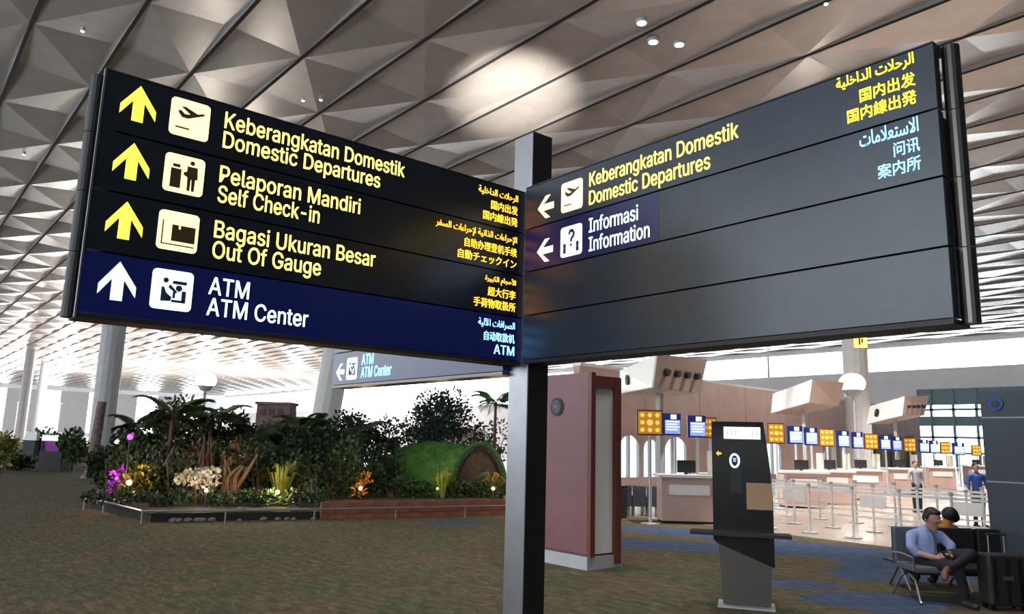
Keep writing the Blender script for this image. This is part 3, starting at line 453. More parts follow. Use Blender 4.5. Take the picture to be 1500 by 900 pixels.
# rear arm (same plane, beyond the post): y 4.07 .. 6.70
for i, (z0, z1) in enumerate(rows):
    z0 -= .06; z1 -= .06
    a, b = sb((XF+.0, 4.072, z0), (XF+.055, 6.62, z1)); pn = box('sign_row', a, b, 'faceb' if i == 3 else 'face', sign)
    if i == 3:
        zc = (z0+z1)/2; plate('arrow', arrow_left(6.47, zc-.03), PR, pn, 'wht'); icon('atm', PR, 6.345, zc-.01, -1, pn, 'wht', 'inkb')
        letters('ATM', PR, 6.07, 5.86, z0+.158, .09, 'cyan', pn, bold=.02); letters('ATM Center', PR, 6.07, 5.55, z0+.045, .09, 'cyan', pn, bold=.02)
# cores, rear skins, bottom rails and end caps
sbox('sign_core', (.74, YF+.056, ZB+.012), (3.33, YF+.17, ZB+1.19), 'blackm')
sbox('sign_core', (XF+.056, 1.29, ZB+.012), (XF+.17, 3.868, ZB+1.19), 'blackm')
sbox('sign_core', (XF+.056, 4.075, ZB-.05), (XF+.17, 6.55, ZB+1.13), 'blackm')
sbox('bottom_rail', (.655, YF, ZB-.022), (3.335, YF+.17, ZB), 'blackm')
sbox('bottom_rail', (XF, 1.20, ZB-.022), (XF+.17, 3.868, ZB), 'blackm')
sbox('end_filler', (XF+.056, 1.205, ZB+.012), (XF+.10, 1.288, ZB+.88), 'blackm')
sbox('bottom_rail', (XF, 4.075, ZB-.084), (XF+.17, 6.62, ZB-.062), 'darksteel')
sbox('top_rail', (.655, YF, ZB+1.2), (3.335, YF+.17, ZB+1.207), 'blackm')
sbox('top_rail', (XF, 1.20, ZB+1.2), (XF+.17, 3.868, ZB+1.207), 'blackm')
sbox('top_rail', (XF, 4.075, ZB+1.142), (XF+.17, 6.62, ZB+1.149), 'blackm')
sbox('edge_trim', (.648, YF-.004, ZB-.02), (.656, YF+.02, ZB+1.205), 'steel')
for i, (z0, z1) in enumerate(rows):
    dz = -.06
    for (cx, cy, zz) in ((.645, 4.055, 0), (3.375, 1.165, 0), (3.37, 6.66, dz)):
        MB().tube((cx+IC[0], cy+IC[1], z0+zz-.004-(.016 if i == 3 else 0)), (cx+IC[0], cy+IC[1], z1+zz+.002), .036, None, 16).build('end_cap', 'darksteel' if cy < 2 else 'blackm', sign, smooth=False)
# ================================================================== INNER STRUCTURE
def vert_at(px, d, z):   # floor point seen in column px at horizontal depth d
    o = onz(px, hor(px)+FPX*EYE/d, 0); return Vector((o.x, o.y, z))
WA = vert_at(846, 29, 0); WB = vert_at(1352, 56, 0)
wm = bpy.data.objects.new('wall_middle', None); COL.objects.link(wm); struct(wm)
wdir = (WB-WA).normalized(); wnor = Vector((wdir.y, -wdir.x, 0))
WT = frame(WA, wdir); wlen = (WB-WA).length
def wall_s(px):  # distance along the inner wall seen at px
    r = ray(px, 640); a, b, c, d = r.x, -wdir.x, r.y, -wdir.y
    det = a*d-b*c; t = (WA.x*d-b*WA.y)/det; P_ = O3+r*t; return (P_-WA).dot(wdir)
HW = 4.75
wins = [(905, 936), (941, 963), (972, 1005), (1118, 1143), (1205, 1216), (1231, 1243)]
ws = [(wall_s(a), wall_s(b)) for a, b in wins]
cur = 0
for a, b in ws:
    MB().bb((cur+.01, 0, 0), (a, .3, 2.1), WT).build('rose_panel', 'pink', wm); MB().bb((a, 0, 0), (b, .3, .35), WT).build('sill_panel', 'pink', wm); cur = b
MB().bb((cur, 0, 0), (wlen-11, .3, 2.1), WT).build('rose_panel', 'pink', wm)
MB().bb((wlen-11, 0, 0), (wlen, .3, 2.1), WT).build('beige_panel', 'beige', wm)
n = 9
for i in range(n):
    MB().bb((wlen*i/n+.02, -.02, 2.1), (wlen*(i+1)/n-.02, .3, HW), WT).build('rose_panel', 'pink', wm)
MB().bb((0, -.08, HW), (wlen, .4, HW+.12), WT).build('coping', 'pale', wm)
for i, (a, b) in enumerate(ws):
    # arched window: frame with a pane
    wd = b-a; r_ = wd/2; ztop = 2.1
    wroot = bpy.data.objects.new('window_%d' % (i+1), None); COL.objects.link(wroot); struct(wroot)
    MB().bb((a, .10, .35), (b, .14, ztop), WT).build('pane', 'pane', wroot)
    for x in (a, (a+b)/2, b): MB().bb((x-.06, -.03, .35), (x+.06, .1, ztop), WT).build('window_frame', 'beam', wroot)
    arch = [(a+r_+r_*cos(t), min(.7, r_)*sin(t)) for t in [pi*k/10 for k in range(11)]]
    T2 = WT @ Matrix.Translation((0, -.04, ztop-.55)) @ Matrix.Rotation(pi/2, 4, 'X')
    # spandrels above the arch
    for k in range(10):
        (x1, y1), (x2, y2) = arch[k], arch[k+1]
        MB().add([(x1, -.05, ztop-.7+y1), (x2, -.05, ztop-.7+y2), (x2, -.05, ztop+.02), (x1, -.05, ztop+.02), (x1, .0, ztop-.7+y1), (x2, .0, ztop-.7+y2), (x2, .0, ztop+.02), (x1, .0, ztop+.02)],
                 [(0, 1, 2, 3), (7, 6, 5, 4), (0, 4, 5, 1), (3, 2, 6, 7), (1, 5, 6, 2), (0, 3, 7, 4)], WT).build('spandrel', 'pink', wroot)
for px in (1208, 1238, 1282, 1305, 1330): # pale pilasters in front of the inner wall
    s_ = wall_s(px); MB().bb((s_-.35, -.5, 0), (s_+.35, -.1, 2.9), WT).build('pilaster', 'beam', wm)

# columns of the hall
def col(px, d, wpx, name, label, mt='beam', z1=ZC+.3, z0=0, lean=0, taper=1.0):
    p = vert_at(px, d, 0); r = wpx*d/FPX/2; o = MB()
    o.tube((0, 0, z0), (R0.x*lean, R0.y*lean, z1), r, r*taper, 14); q = o.build(name, mt); q.location = p
    return struct(q)
def column(px, d, wpx, mt='beam', z1=ZC+.2, lean=0, taper=1.0, z0=0):
    global NT; NT += 1; return col(px, d, wpx, 'trim_%d' % NT, '', mt, z1, z0, lean, taper)
NT = 0
def uplight(px, d, z, power, lab):  # masts added to throw light streaks on the far ceiling
    p = vert_at(px, d, 0); t = empty('added_uplight_mast', p, lab, 'lamp', 'added uplight masts for the far ceiling streaks')
    MB().tube((0, 0, 0), (0, 0, z-.3), .12, .09, 8).build('pole', 'beam', t); MB().tube((0, 0, z-.3), (0, 0, z), .2, .5, 12).build('bowl', 'beam', t)
    bulb('added_mast_light', (p.x, p.y, z+.75), power, (1, .96, .9), .6)
for px, d, z, pw, lb in ((20, 150, 7, 160, 'leftmost added far uplight mast, at the left picture edge'), (82, 150, 7, 260, 'added far uplight mast left of the nearest grey column'), (150, 130, 8, 320, 'added far uplight mast behind the nearest grey column'), (215, 150, 7, 140, 'added far uplight mast behind the left end of the garden'), (290, 135, 8, 320, 'added far uplight mast in line with the glaring lamp'), (352, 150, 7, 200, 'added far uplight mast left of the brown hut'), (425, 150, 7, 150, 'added far uplight mast left of the leaning white column')):
    uplight(px, d, z, pw*55, lb)
column(146, 62, 34, 'beam'); column(28, 115, 14, 'beam'); column(52, 135, 12, 'beam'); column(466, 62, 42, 'white', ZC+.2, 1.6, 1.0); 
column(1262, 44, 36, 'white')
# lamps on masts
def mast(px, py, d, label, r=.42, power=900, tgt=None):
    z = EYE+(hor(px)-py)*d/FPX; p = vert_at(px, d, 0); t = empty('mast_lamp', p, label, 'lamp')
    MB().tube((0, 0, 0), (0, 0, z-r*.8), .09, .07).build('pole', 'beam', t)
    MB().tube((0, 0, z-r), (0, 0, z-r*.5), r*.4, r*.8, 14).build('lamp_housing', 'beam', t)
    MB().ball((0, 0, z), (r, r, r*.8), 14, 8).build('lamp_globe', 'lamp', t, smooth=True)
    return p, z
mast(290, 556, 40, 'glaring white lamp on a mast behind the left of the garden', .55)
pm, zm = mast(1256, 560, 36, 'glaring white lamp between the middle and right ceiling nozzle boxes', .62)
for x0_, dd in ((1272, 33),):
    p = vert_at(x0_, dd, 0); z = EYE+(hor(x0_)-496)*dd/FPX
    t = empty('hanging_sign', (p.x, p.y, z-.25), 'small yellow hanging sign seen under the bottom edge of the large right sign', 'sign')
    T_ = frame((0, 0, 0), R0); MB().bb((-.28, -.05, 0), (.28, .05, .6), T_).build('sign_face', 'yel', t); MB().bb((-.1, -.06, .1), (-.02, -.05, .5), T_).bb((.02, -.06, .2), (.10, -.05, .4), T_).build('sign_symbol', 'ink', t)
    MB().tube((0, 0, .6), (0, 0, ZC-z+1.0), .02, None, 6).build('rod', 'beam', t)

# ================================================================== MAUVE PYLON
py_ = empty('pylon', (8.05, 8.2, 0), 'mauve panelled pylon with a round black disc and a white side strip', 'pylon')
def pb(name, a, b, mt, parent=py_, o=(8.05, 8.2, 0), bevel=0, label=None):
    q = box(name, [a[i]-o[i] for i in range(3)], [b[i]-o[i] for i in range(3)], mt, parent, bevel)
    if label: q['label'] = label
    return q
pb('side_panel', (7.76, 7.66, .20), (7.84, 9.3, 2.70), 'maroon', label='mauve side panel')
pb('edge_strip', (7.75, 7.60, .17), (7.84, 7.67, 2.70), 'redtrim')
pb('edge_strip', (8.25, 7.60, .05), (8.37, 7.67, 2.66), 'redtrim')
pb('top_strip', (7.84, 7.61, 2.50), (8.25, 7.67, 2.66), 'redtrim')
pb('white_strip', (7.845, 7.655, .20), (8.245, 7.70, 2.50), 'white')
pb('rear_panel', (8.27, 7.68, .05), (8.34, 9.3, 2.66), 'maroon')
pb('core', (7.85, 7.71, .05), (8.26, 9.25, 2.60), 'maroon')
pb('plinth', (7.72, 7.63, 0), (8.42, 9.3, .17), 'beam')
MB().tube((7.765-8.05, 8.31-8.2, 2.22), (7.745-8.05, 8.31-8.2, 2.22), .135, None, 24).build('disc', 'blackm', py_)
MB().tube((7.746-8.05, 8.31-8.2, 2.22), (7.735-8.05, 8.31-8.2, 2.22), .10, None, 24).build('disc_ring', 'slate', py_)
MB().add([(7.733-8.05, 8.31-8.2+.06, 2.24), (7.733-8.05, 8.31-8.2-.01, 2.25), (7.733-8.05, 8.31-8.2-.04, 2.17), (7.737-8.05, 8.31-8.2+.06, 2.24), (7.737-8.05, 8.31-8.2-.01, 2.25), (7.737-8.05, 8.31-8.2-.04, 2.17)], [(0, 1, 2), (5, 4, 3), (0, 3, 4, 1), (1, 4, 5, 2), (2, 5, 3, 0)]).build('disc_mark', 'black', py_)
MB().tube((0.0, .7, 2.60), (0.0, .7, 2.72), .2, .24, 20).build('added_uplight_housing', 'darksteel', py_)  # housing added on the pylon for the unseen uplight

# ================================================================== DARK PYLON (right)
dk = empty('pylon', (11.3, 3.0, 0), 'dark slate pylon with pale seams and a small blue disc at the right edge', 'pylon')
def db(name, a, b, mt): return pb(name, a, b, mt, dk, (11.3, 3.0, 0))
for z0, z1 in ((.08, 1.35), (1.37, 2.15), (2.17, 2.50)): db('slate_panel', (10.95, 1.2, z0), (11.02, 3.76, z1), 'slate')
for z in (1.35, 2.15): db('pale_seam', (10.955, 1.2, z), (11.0, 3.76, z+.02), 'lightline')
db('core', (11.02, 1.2, .08), (11.6, 3.74, 2.48), 'blackm'); db('plinth', (10.98, 1.2, 0), (11.6, 3.72, .08), 'blackm')
MB().tube((10.95-11.3, .58, 2.33), (10.93-11.3, .58, 2.33), .085, None, 20).build('disc', 'blue', dk)
MB().tube((10.93-11.3, .58, 2.33), (10.92-11.3, .58, 2.33), .045, None, 16).build('disc_center', 'black', dk)

# ================================================================== TOUCH KIOSK
kk = empty('information_kiosk', (7.5, 5.0, 0), 'tall black freestanding kiosk with lit header and tan notice on a grey tapering foot', 'kiosk')
e1 = Vector((.5524, -.8336, 0)); KT = frame((0, 0, 0), e1)
def kprism(poly, y0, y1, name, mt, lab=None):
    n = len(poly); vs = [(x, y0, z) for x, z in poly]+[(x, y1, z) for x, z in poly]
    o = MB().add(vs, [(k, (k+1) % n, n+(k+1) % n, n+k) for k in range(n)]+[tuple(range(n))[::-1], tuple(range(n, 2*n))], KT).build(name, mt, kk)
    if lab: o['label'] = lab
    return o
kprism([(-.335, .70), (-.30, .66), (.30, .43), (.302, 1.15), (.285, 1.45), (.25, 1.78), (.225, 1.985), (-.333, 1.985)], -.0, .22, 'cabinet', 'black')
kprism([(-.245, .02), (.248, .02), (.275, .50), (-.285, .72)], .03, .19, 'foot', 'footm')
kprism([(-.30, 0), (.29, 0), (.29, .015), (-.30, .015)], -.08, .30, 'base_plate', 'beam')
kprism([(-.57, .765), (.47, .765), (.47, .80), (-.57, .80)], -.26, .0, 'shelf', 'blackm')
kprism([(-.20, 1.795), (.19, 1.795), (.19, 1.925), (-.20, 1.925)], -.012, .001, 'lit_header', 'haz', 'glowing white header')
for i in range(8): kprism([(-.165+.045*i, 1.82), (-.158+.045*i, 1.82), (-.158+.045*i, 1.90), (-.165+.045*i, 1.90)], -.016, -.011, 'header_mark', 'beam')
def ring(cx, cz, r0x, r0z, w_, name, mt):
    mb = MB(); n = 20
    for k in range(n):
        t, u = 2*pi*k/n, 2*pi*(k+1)/n
        q = [(cx+(r0x-w_)*cos(t), cz+(r0z-w_)*sin(t)), (cx+r0x*cos(t), cz+r0z*sin(t)), (cx+r0x*cos(u), cz+r0z*sin(u)), (cx+(r0x-w_)*cos(u), cz+(r0z-w_)*sin(u))]
        mb.add([(a, -.008, b) for a, b in q]+[(a, .001, b) for a, b in q], [(0, 1, 2, 3), (7, 6, 5, 4), (1, 5, 6, 2), (0, 3, 7, 4)], KT)
    mb.build(name, mt, kk)
ring(-.09, 1.555, .058, .082, .024, 'ring_emblem', 'screenw')
kprism([(-.105, 1.54), (-.075, 1.54), (-.07, 1.585), (-.11, 1.585)], -.008, .001, 'emblem_mark', 'screenb')
kprism([(-.29, 1.63), (-.26, 1.60), (-.26, 1.62), (-.23, 1.62), (-.23, 1.64), (-.26, 1.64), (-.26, 1.66)], -.006, .001, 'orange_mark', 'amb')
kprism([(.027, 1.035), (.293, 1.035), (.293, 1.32), (.027, 1.32)], -.012, .001, 'notice', 'tan', 'tan paper notice')
kprism([(-.14, 1.20), (-.02, 1.20), (-.02, 1.50), (-.14, 1.46)], -.002, .001, 'display_glass', 'face')

# ================================================================== NOZZLE BOXES
def nozzle_box(pts, d, label, nozz=True, disc_=True):
    # pts: white face TL TR BR BL, front face TR BR ; d: depths of (white far edge, near edge, front far edge)
    TL, TR, BR, BL, FTR, FBR = [atd(p[0], p[1], dd) for p, dd in zip(pts, (d[0], d[1], d[1], d[0], d[2], d[2]))]
    BT = TL+(FTR-TR); BB = BL+(FBR-BR); c = (TL+TR+BR+BL+FTR+FBR+BT+BB)/8; o = Vector((c.x, c.y, 0))
    t = empty('nozzle_box', o, label, 'air nozzle box', 'air nozzle boxes over the check-in rows')
    V = [v-o for v in (TL, TR, BR, BL, FTR, FBR, BT, BB)]
    mb = MB(); mb.add(V, [(0, 3, 2, 1)]); mb.mi = 1; mb.add(V, [(1, 2, 5, 4), (4, 5, 7, 6), (6, 7, 3, 0), (0, 1, 4, 6), (3, 7, 5, 2)])
    mb.build('casing', ['white', 'taupe'], t)
    # white end panel, slightly proud
    u = (V[1]-V[0]); nW = (V[1]-V[0]).cross(V[3]-V[0]).normalized()
    if nW.dot(V[0]+V[1]) > 0 and nW.dot(o) > 0: nW = -nW
    if nW.dot(o) > 0: nW = -nW
    def onface(A, B, C, D, s_, v_): return (A*(1-s_)+B*s_)*(1-v_)+(D*(1-s_)+C*s_)*v_
    MB().add([onface(*V[:4], a, b)+nW*.03 for a, b in ((.01, .02), (.99, .02), (.99, .98), (.01, .98))]+[onface(*V[:4], a, b)-nW*.01 for a, b in ((.01, .02), (.99, .02), (.99, .98), (.01, .98))], BOXF2).build('end_panel', 'endw', t)
    if disc_:
        h = (V[3]-V[0]).length; q = onface(*V[:4], .30, .53); MB().tube(q+nW*.03, q+nW*.10, h*.21, None, 18).build('end_nozzle', 'blackm', t); MB().tube(q+nW*.10, q+nW*.12, h*.10, None, 14).build('nozzle_eye', 'slate', t)
    nF = (V[4]-V[1]).cross(V[2]-V[1]).normalized()
    if nF.dot(o) > 0: nF = -nF
    if nozz:
        h = (V[2]-V[1]).length
        for k in range(4):
            q = onface(V[1], V[4], V[5], V[2], .20+.21*k, .50)
            MB().tube(q-nF*.01, q+nF*.10, h*.14, h*.11, 16).build('nozzle', 'blackm', t)
    pc = (V[2]+V[5]+V[3]+V[7])/4
    MB().bb((pc.x-.07, pc.y-.07, 0), (pc.x+.07, pc.y+.07, pc.z+.1)).build('support_column', 'beam', t)
BOXF2 = [(0, 1, 2, 3), (7, 6, 5, 4), (0, 4, 5, 1), (1, 5, 6, 2), (2, 6, 7, 3), (3, 7, 4, 0)]
nozzle_box([(909, 543), (963, 519), (957, 568), (910, 577), (1036, 527), (1025, 577)], (20.5, 17.5, 19.5), 'nearest nozzle box, white end and four black nozzles, behind the mauve pylon')
nozzle_box([(1133, 577), (1190, 556), (1185, 590), (1130, 606), (1237, 560), (1228, 595)], (30, 26, 28.5), 'middle nozzle box with plain white end, above the black kiosk', False, False)
nozzle_box([(1275, 595), (1325, 581), (1322, 609), (1270, 622), (1361, 580), (1354, 609)], (34, 30.5, 33), 'farthest nozzle box, white end with a black disc, left of the dark pylon')

# ================================================================== OVERHEAD DISPLAYS
def row_at(px):
    r = ray(px, 640); t = (11.3-.17*13.3)/(r.y-.17*r.x); P_ = O3+r*t; return Vector((P_.x, P_.y, 2.20-.0085*(P_.x-13.3)))
def display(px, wpx, hpx, kind, lab):
    p = row_at(px); d = (p-O3).dot(Fv); wd = wpx*d/FPX; h = hpx*d/FPX
    t = empty('overhead_display' if kind == 'm' else 'pattern_panel', (p.x, p.y, 0), lab, 'screen' if kind == 'm' else 'sign panel', 'overhead displays above the check-in desks' if kind == 'm' else 'amber patterned panels above the check-in desks')
    T_ = frame((0, 0, p.z), R0)
    MB().bb((-wd/2, 0, -h/2), (wd/2, .08, h/2), T_).build('casing', 'screenn' if kind == 'm' else 'amberd', t)
    if kind == 'm':
        MB().bb((-wd*.36, -.012, -h*.42), (wd*.46, 0, h*.20), T_).build('screen', 'screenb', t)
        MB().bb((-wd*.05, -.012, h*.24), (wd*.26, 0, h*.45), T_).build('screen_logo', 'screenw', t)
        mb = MB()
        for k in range(4): mb.bb((-wd*.30, -.018, h*(.10-.12*k)), (wd*(.40-.09*(k % 2)), -.011, h*(.16-.12*k)), T_)
        tag(mb.build('screen_lines', 'screenw', t), kind='stuff')
    else:
        MB().bb((-wd*.45, -.01, -h*.44), (wd*.45, 0, h*.44), T_).build('panel_face', 'amberp', t)
        for i in range(3):
            for j in range(3):
                x, z = wd*.29*(i-1), h*.29*(j-1)
                if i == 1 and j == 1: continue
                MB().tube(T_ @ Vector((x, -.03, z)), T_ @ Vector((x, -.009, z)), wd*.085, None, 8).build('motif', 'ambery', t)
        MB().tube(T_ @ Vector((0, -.03, 0)), T_ @ Vector((0, -.009, 0)), wd*.13, None, 6).build('motif', 'ambery', t)
    MB().tube((0, 0, 0), (0, 0, p.z-h/2), .035, None, 8).build('pole', 'beam', t)
    q = -R0.y*0; MB().bb((-.15, -.15, 0), (.15, .15, .02)).build('foot', 'beam', t)
A_ = [(952, 38, 37), (1040, 20, 30), (1137, 24, 30), (1211, 22, 26), (1276, 20, 23), (1332, 18, 21), (1384, 15, 18), (1429, 14, 16)]
an = ['largest amber patterned panel, beside the mauve pylon', 'amber patterned panel half hidden behind the left of the black kiosk', 'amber patterned panel just right of the black kiosk', 'amber patterned panel, third from the black kiosk going right counting screens between', 'amber patterned panel below the gap between the middle and farthest nozzle boxes', 'amber patterned panel under the farthest nozzle box', 'small amber patterned panel right of the farthest nozzle box', 'smallest amber patterned panel, touching the dark pylon']
an[3] = 'amber patterned panel, second to the right of the black kiosk'
for a, l in zip(A_, an): display(*a, 'a', l)
B_ = [(984, 27, 32), (1021, 27, 32), (1165, 22, 26), (1188, 19, 26), (1235, 18, 24), (1256, 16, 24), (1296, 16, 21), (1313, 15, 21), (1352, 14, 19), (1367, 13, 19), (1403, 18, 18)]
bn = ['largest blue flight display, next to the largest amber panel', 'blue flight display just left of the black kiosk', 'blue flight display, first to the right of the black kiosk', 'blue flight display, second to the right of the black kiosk', 'blue flight display, third to the right of the black kiosk', 'blue flight display, fourth to the right of the black kiosk', 'blue flight display, fifth to the right of the black kiosk', 'blue flight display, sixth to the right of the black kiosk', 'blue flight display, seventh to the right of the black kiosk', 'blue flight display, eighth to the right of the black kiosk', 'farthest blue flight display, near the dark pylon']
for a, l in zip(B_, bn): display(*a, 'm', l)

# ================================================================== CHECK-IN DESKS
names = ['beside the largest amber panel', 'left of the black kiosk', 'just right of the black kiosk', 'below the second amber panel right of the kiosk', 'below the third amber panel right of the kiosk', 'under the farthest nozzle box', 'left of the far small amber panel', 'beside the dark pylon']
for i, (px, nm) in enumerate(zip((975, 1030, 1150, 1192, 1240, 1300, 1358, 1415), names)):
    p = row_at(px)+Vector((.2, -.5, 0)) ; p.z = 0
    t = empty('check_in_desk', p, 'rose-panelled check-in desk with pale top, '+nm, 'desk', 'check-in desks under the displays', 0)
    T_ = frame((0, 0, 0), R0)
    MB().bb((-.62, 0, .05), (.62, .6, 1.0), T_).build('desk_body', 'pink', t); MB().bb((-.7, -.08, 1.0), (.7, .66, 1.06), T_).build('desk_top', 'white', t)
    MB().bb((-.6, .03, 0), (.6, .55, .05), T_).build('plinth', 'blackm', t); MB().bb((-.45, -.03, .62), (.45, 0, .84), T_).build('front_plate', 'white', t)
    MB().bb((-.2, .3, 1.10), (.22, .34, 1.38), T_).build('monitor', 'blackm', t); MB().bb((-.03, .31, 1.06), (.03, .34, 1.12), T_).build('monitor_stand', 'blackm', t)
    MB().bb((.55, .1, 1.06), (.60, .55, 1.6), T_).build('screen_wall', 'beige', t)

# ================================================================== QUEUE BARRIERS
ORD = ['leftmost', 'second from the left', 'third from the left', 'fourth from the left', 'middle one', 'fourth from the right', 'third from the right', 'second from the right', 'rightmost']
for r_i, X_ in enumerate((15.2, 16.7, 18.4)):
    prev = None
    for j in range(9):
        Y_ = 4.9+.92*j+.3*r_i
        where = ('front', 'middle', 'rear')[r_i]
        t = empty('queue_post', (X_, Y_, 0), 'slim pale queue barrier post, %s in the %s row' % (ORD[8-j], where), 'barrier post', 'queue barrier posts, %s row' % where)
        MB().tube((0, 0, 0), (0, 0, .02), .16, None, 14).build('base', 'beam', t); MB().tube((0, 0, .02), (0, 0, .98), .028, None, 8).build('pole', 'white', t)
        MB().tube((0, 0, .94), (0, 0, 1.0), .042, None, 10).build('cap', 'beam', t)
        if j < 8:
            MB().bb((-.004, .03, .86), (.004, .89, .91)).build('belt', 'white', t); MB().bb((-.004, .03, .40), (.004, .89, .44)).build('belt', 'white', t)
        if r_i == 1 and j % 2 == 1: MB().bb((-.02, -.28, .50), (.0, .28, .76)).build('notice_plate', 'white', t)
# row of grey seats beyond the pylon
for i in range(5):
    p = vert_at(916+21*i, 18.2, 0); t = empty('waiting_chair', p, 'grey padded waiting chair, %s of five beyond the mauve pylon' % ('leftmost', 'second from left', 'middle', 'second from right', 'rightmost')[i], 'chair', 'far grey seats beyond the mauve pylon'); T_ = frame((0, 0, 0), R0)
    MB().bb((-.165, 0, .22), (.165, .07, .72), T_).build('backrest', 'seat', t, .02); MB().bb((-.165, .07, .38), (.165, .5, .46), T_).build('seat_pad', 'seat', t, .02)
    for s_ in (-.12, .12): MB().bb((s_-.02, .1, 0), (s_+.02, .42, .38), T_).build('leg', 'beam', t)
p = vert_at(903, 17.6, 0); t = empty('black_bin', p, 'black bin beside the far grey seats', 'bin'); MB().box((0, 0, .35), (.34, .34, .7), None, 1.05).build('body', 'blackm', t); MB().box((0, 0, .72), (.36, .36, .05)).build('lid', 'black', t)

# ================================================================== DOWNLIGHTS in the ceiling
for (px, py) in ((940, 33), (957, 61), (995, 65), (1210, 5), (121, 45), (35, 226), (127, 222), (118, 247), (470, 146), (444, 147)):
    p = onz(px, py, ZC-.03); small = px not in (940, 957, 995)
    lab = {940: 'bright downlight, nearest of the cluster of three', 957: 'bright downlight, left of the lower pair in the cluster of three', 995: 'bright downlight, right of the cluster of three', 1210: 'faint ceiling downlight at the top edge above the right sign', 121: 'faint ceiling downlight left of the yellow arrow sign, at the top', 35: 'faint ceiling downlight far left beside the big sign', 127: 'faint ceiling downlight against the big sign edge, upper of two', 118: 'faint ceiling downlight against the big sign edge, lower of two', 470: 'faint ceiling downlight above the word Domestik, right of two', 444: 'faint ceiling downlight above the word Domestik, left of two'}[px]
    t = empty('downlight', p, lab, 'ceiling light'); r_ = .05 if small else .13
    MB().tube((0, 0, -.02), (0, 0, .78), r_*1.35, None, 12).build('rim', 'beam', t); MB().tube((0, 0, -.035), (0, 0, -.019), r_, None, 12).build('lens', 'lamps', t)
# ================================================================== PLANTER
front = [(4.3, 15.95), (7.4, 15.10), (12.9, 14.05)]
bed = [(4.0, 19.6), (4.35, 16.0), (7.4, 15.15), (12.9, 14.15), (14.2, 20), (18.5, 34), (9.5, 37), (6.0, 25.5)]
bd = tag(MB().prism(bed, .16).build('planting_bed', 'soil'), 'dark soil bed carrying the indoor garden', 'flower bed')
# brick edging
ba, bb_ = Vector((7.4, 15.02, 0)), Vector((12.9, 13.98, 0)); bl = (bb_-ba).length; BT_ = frame(ba, bb_-ba)
bk = empty('brick_edging', (0, 0, 0), 'low red brick wall edging the right part of the garden', 'low wall')
MB().bb((0.0, .01, 0), (bl, .10, .355), BT_).build('mortar_core', 'mortar', bk)
bm_ = {}
for L_ in (.56, .27):
    q = MB().bb((0, 0, 0), (L_, .09, .105)); me = bpy.data.meshes.new('brick'); me.from_pydata(q.v, [], q.f); me.materials.append(M['brick']); bm_[L_] = me
rz = atan2((bb_-ba).y, (bb_-ba).x)
for c_ in range(3):
    x = 0; first = True
    while x < bl-.05:
        L_ = .27 if (first and c_ % 2) or x+.57 > bl else .56; first = False
        if x+L_ > bl+.02: break
        o = bpy.data.objects.new('brick', bm_[L_]); COL.objects.link(o); o.parent = bk; pt = BT_ @ Vector((x+.005, random.uniform(-.006, .0), .005+.118*c_)); o.location = pt; o.rotation_euler.z = rz; x += L_+.012
# rail
rl = empty('low_rail', (0, 0, 0), 'thin metal rail on short posts running in front of the garden', 'rail')
rp = [(3.75, 18.9), (3.97, 18.14), (4.11, 15.72), (5.47, 15.16), (7.14, 14.80), (8.86, 14.48), (10.48, 14.18), (12.3, 13.85)]
for i, (a, b) in enumerate(zip(rp[:-1], rp[1:])): MB().tube((a[0], a[1], .24), (b[0], b[1], .24), .018, None, 8).build('rail_tube', 'rail', rl)
for a in rp: MB().tube((a[0], a[1], 0), (a[0], a[1], .24), .014, None, 8).build('post', 'rail', rl)
for i in range(3): MB().tube((4.2+.3*i, 16.4-.1*i, 0.02), (4.2+.3*i, 16.1-.1*i, .2), .01, None, 6)
# stones along the left half
for i in range(26):
    u_ = (i+random.random())/26; of_ = random.choice((-.14, .14)); p = Vector((4.4+u_*2.95, 16.0-.82*u_+of_-.02, 0)); r_ = random.uniform(.05, .10); mb = MB(); mb.ball((0, 0, 0), (r_, r_*.8, r_*.6), 7, 5)
    mb.v = [(x*random.uniform(.85, 1.15), y*random.uniform(.85, 1.15), z) for x, y, z in mb.v]
    o = mb.build('stone', 'rock'); o.location = (p.x, p.y, (.16 if of_ > 0 else 0)+r_*.45); tag(o, 'dark rounded stone among those edging the left half of the garden bed', 'stone', 'dark stones edging the garden')

# ------------------------------------------------------------------ plants
def plant_pos(px, yb, yt):
    p = onz(px, yb, .16); d = (p-O3).dot(Fv); return Vector((p.x, p.y, .16)), EYE+(hor(px)-yt)*d/FPX-.16, d
def leaves(mb, n, c, r, size, asp=.35, up=.3, droop=0):
    for _ in range(n):
        while True:
            v = Vector((random.uniform(-1, 1), random.uniform(-1, 1), random.uniform(-1, 1)))
            if .35 < v.length < 1: break
        p = Vector((c[0]+v.x*r[0], c[1]+v.y*r[1], c[2]+v.z*r[2]))
        d = (Vector((v.x, v.y, v.z*.6+up+random.uniform(-.5, .5)))+Vector((random.uniform(-.5, .5), random.uniform(-.5, .5), 0))).normalized()
        s_ = d.cross(Vector((random.uniform(-1, 1), random.uniform(-1, 1), random.uniform(-1, 1)))).normalized()*size*asp
        q = d*size*random.uniform(.7, 1.3); nn = d.cross(s_).normalized()*size*.08
        mb.add([p, p+q*.5+s_+nn, p+q, p+q*.5-s_+nn], [(0, 1, 2, 3)])
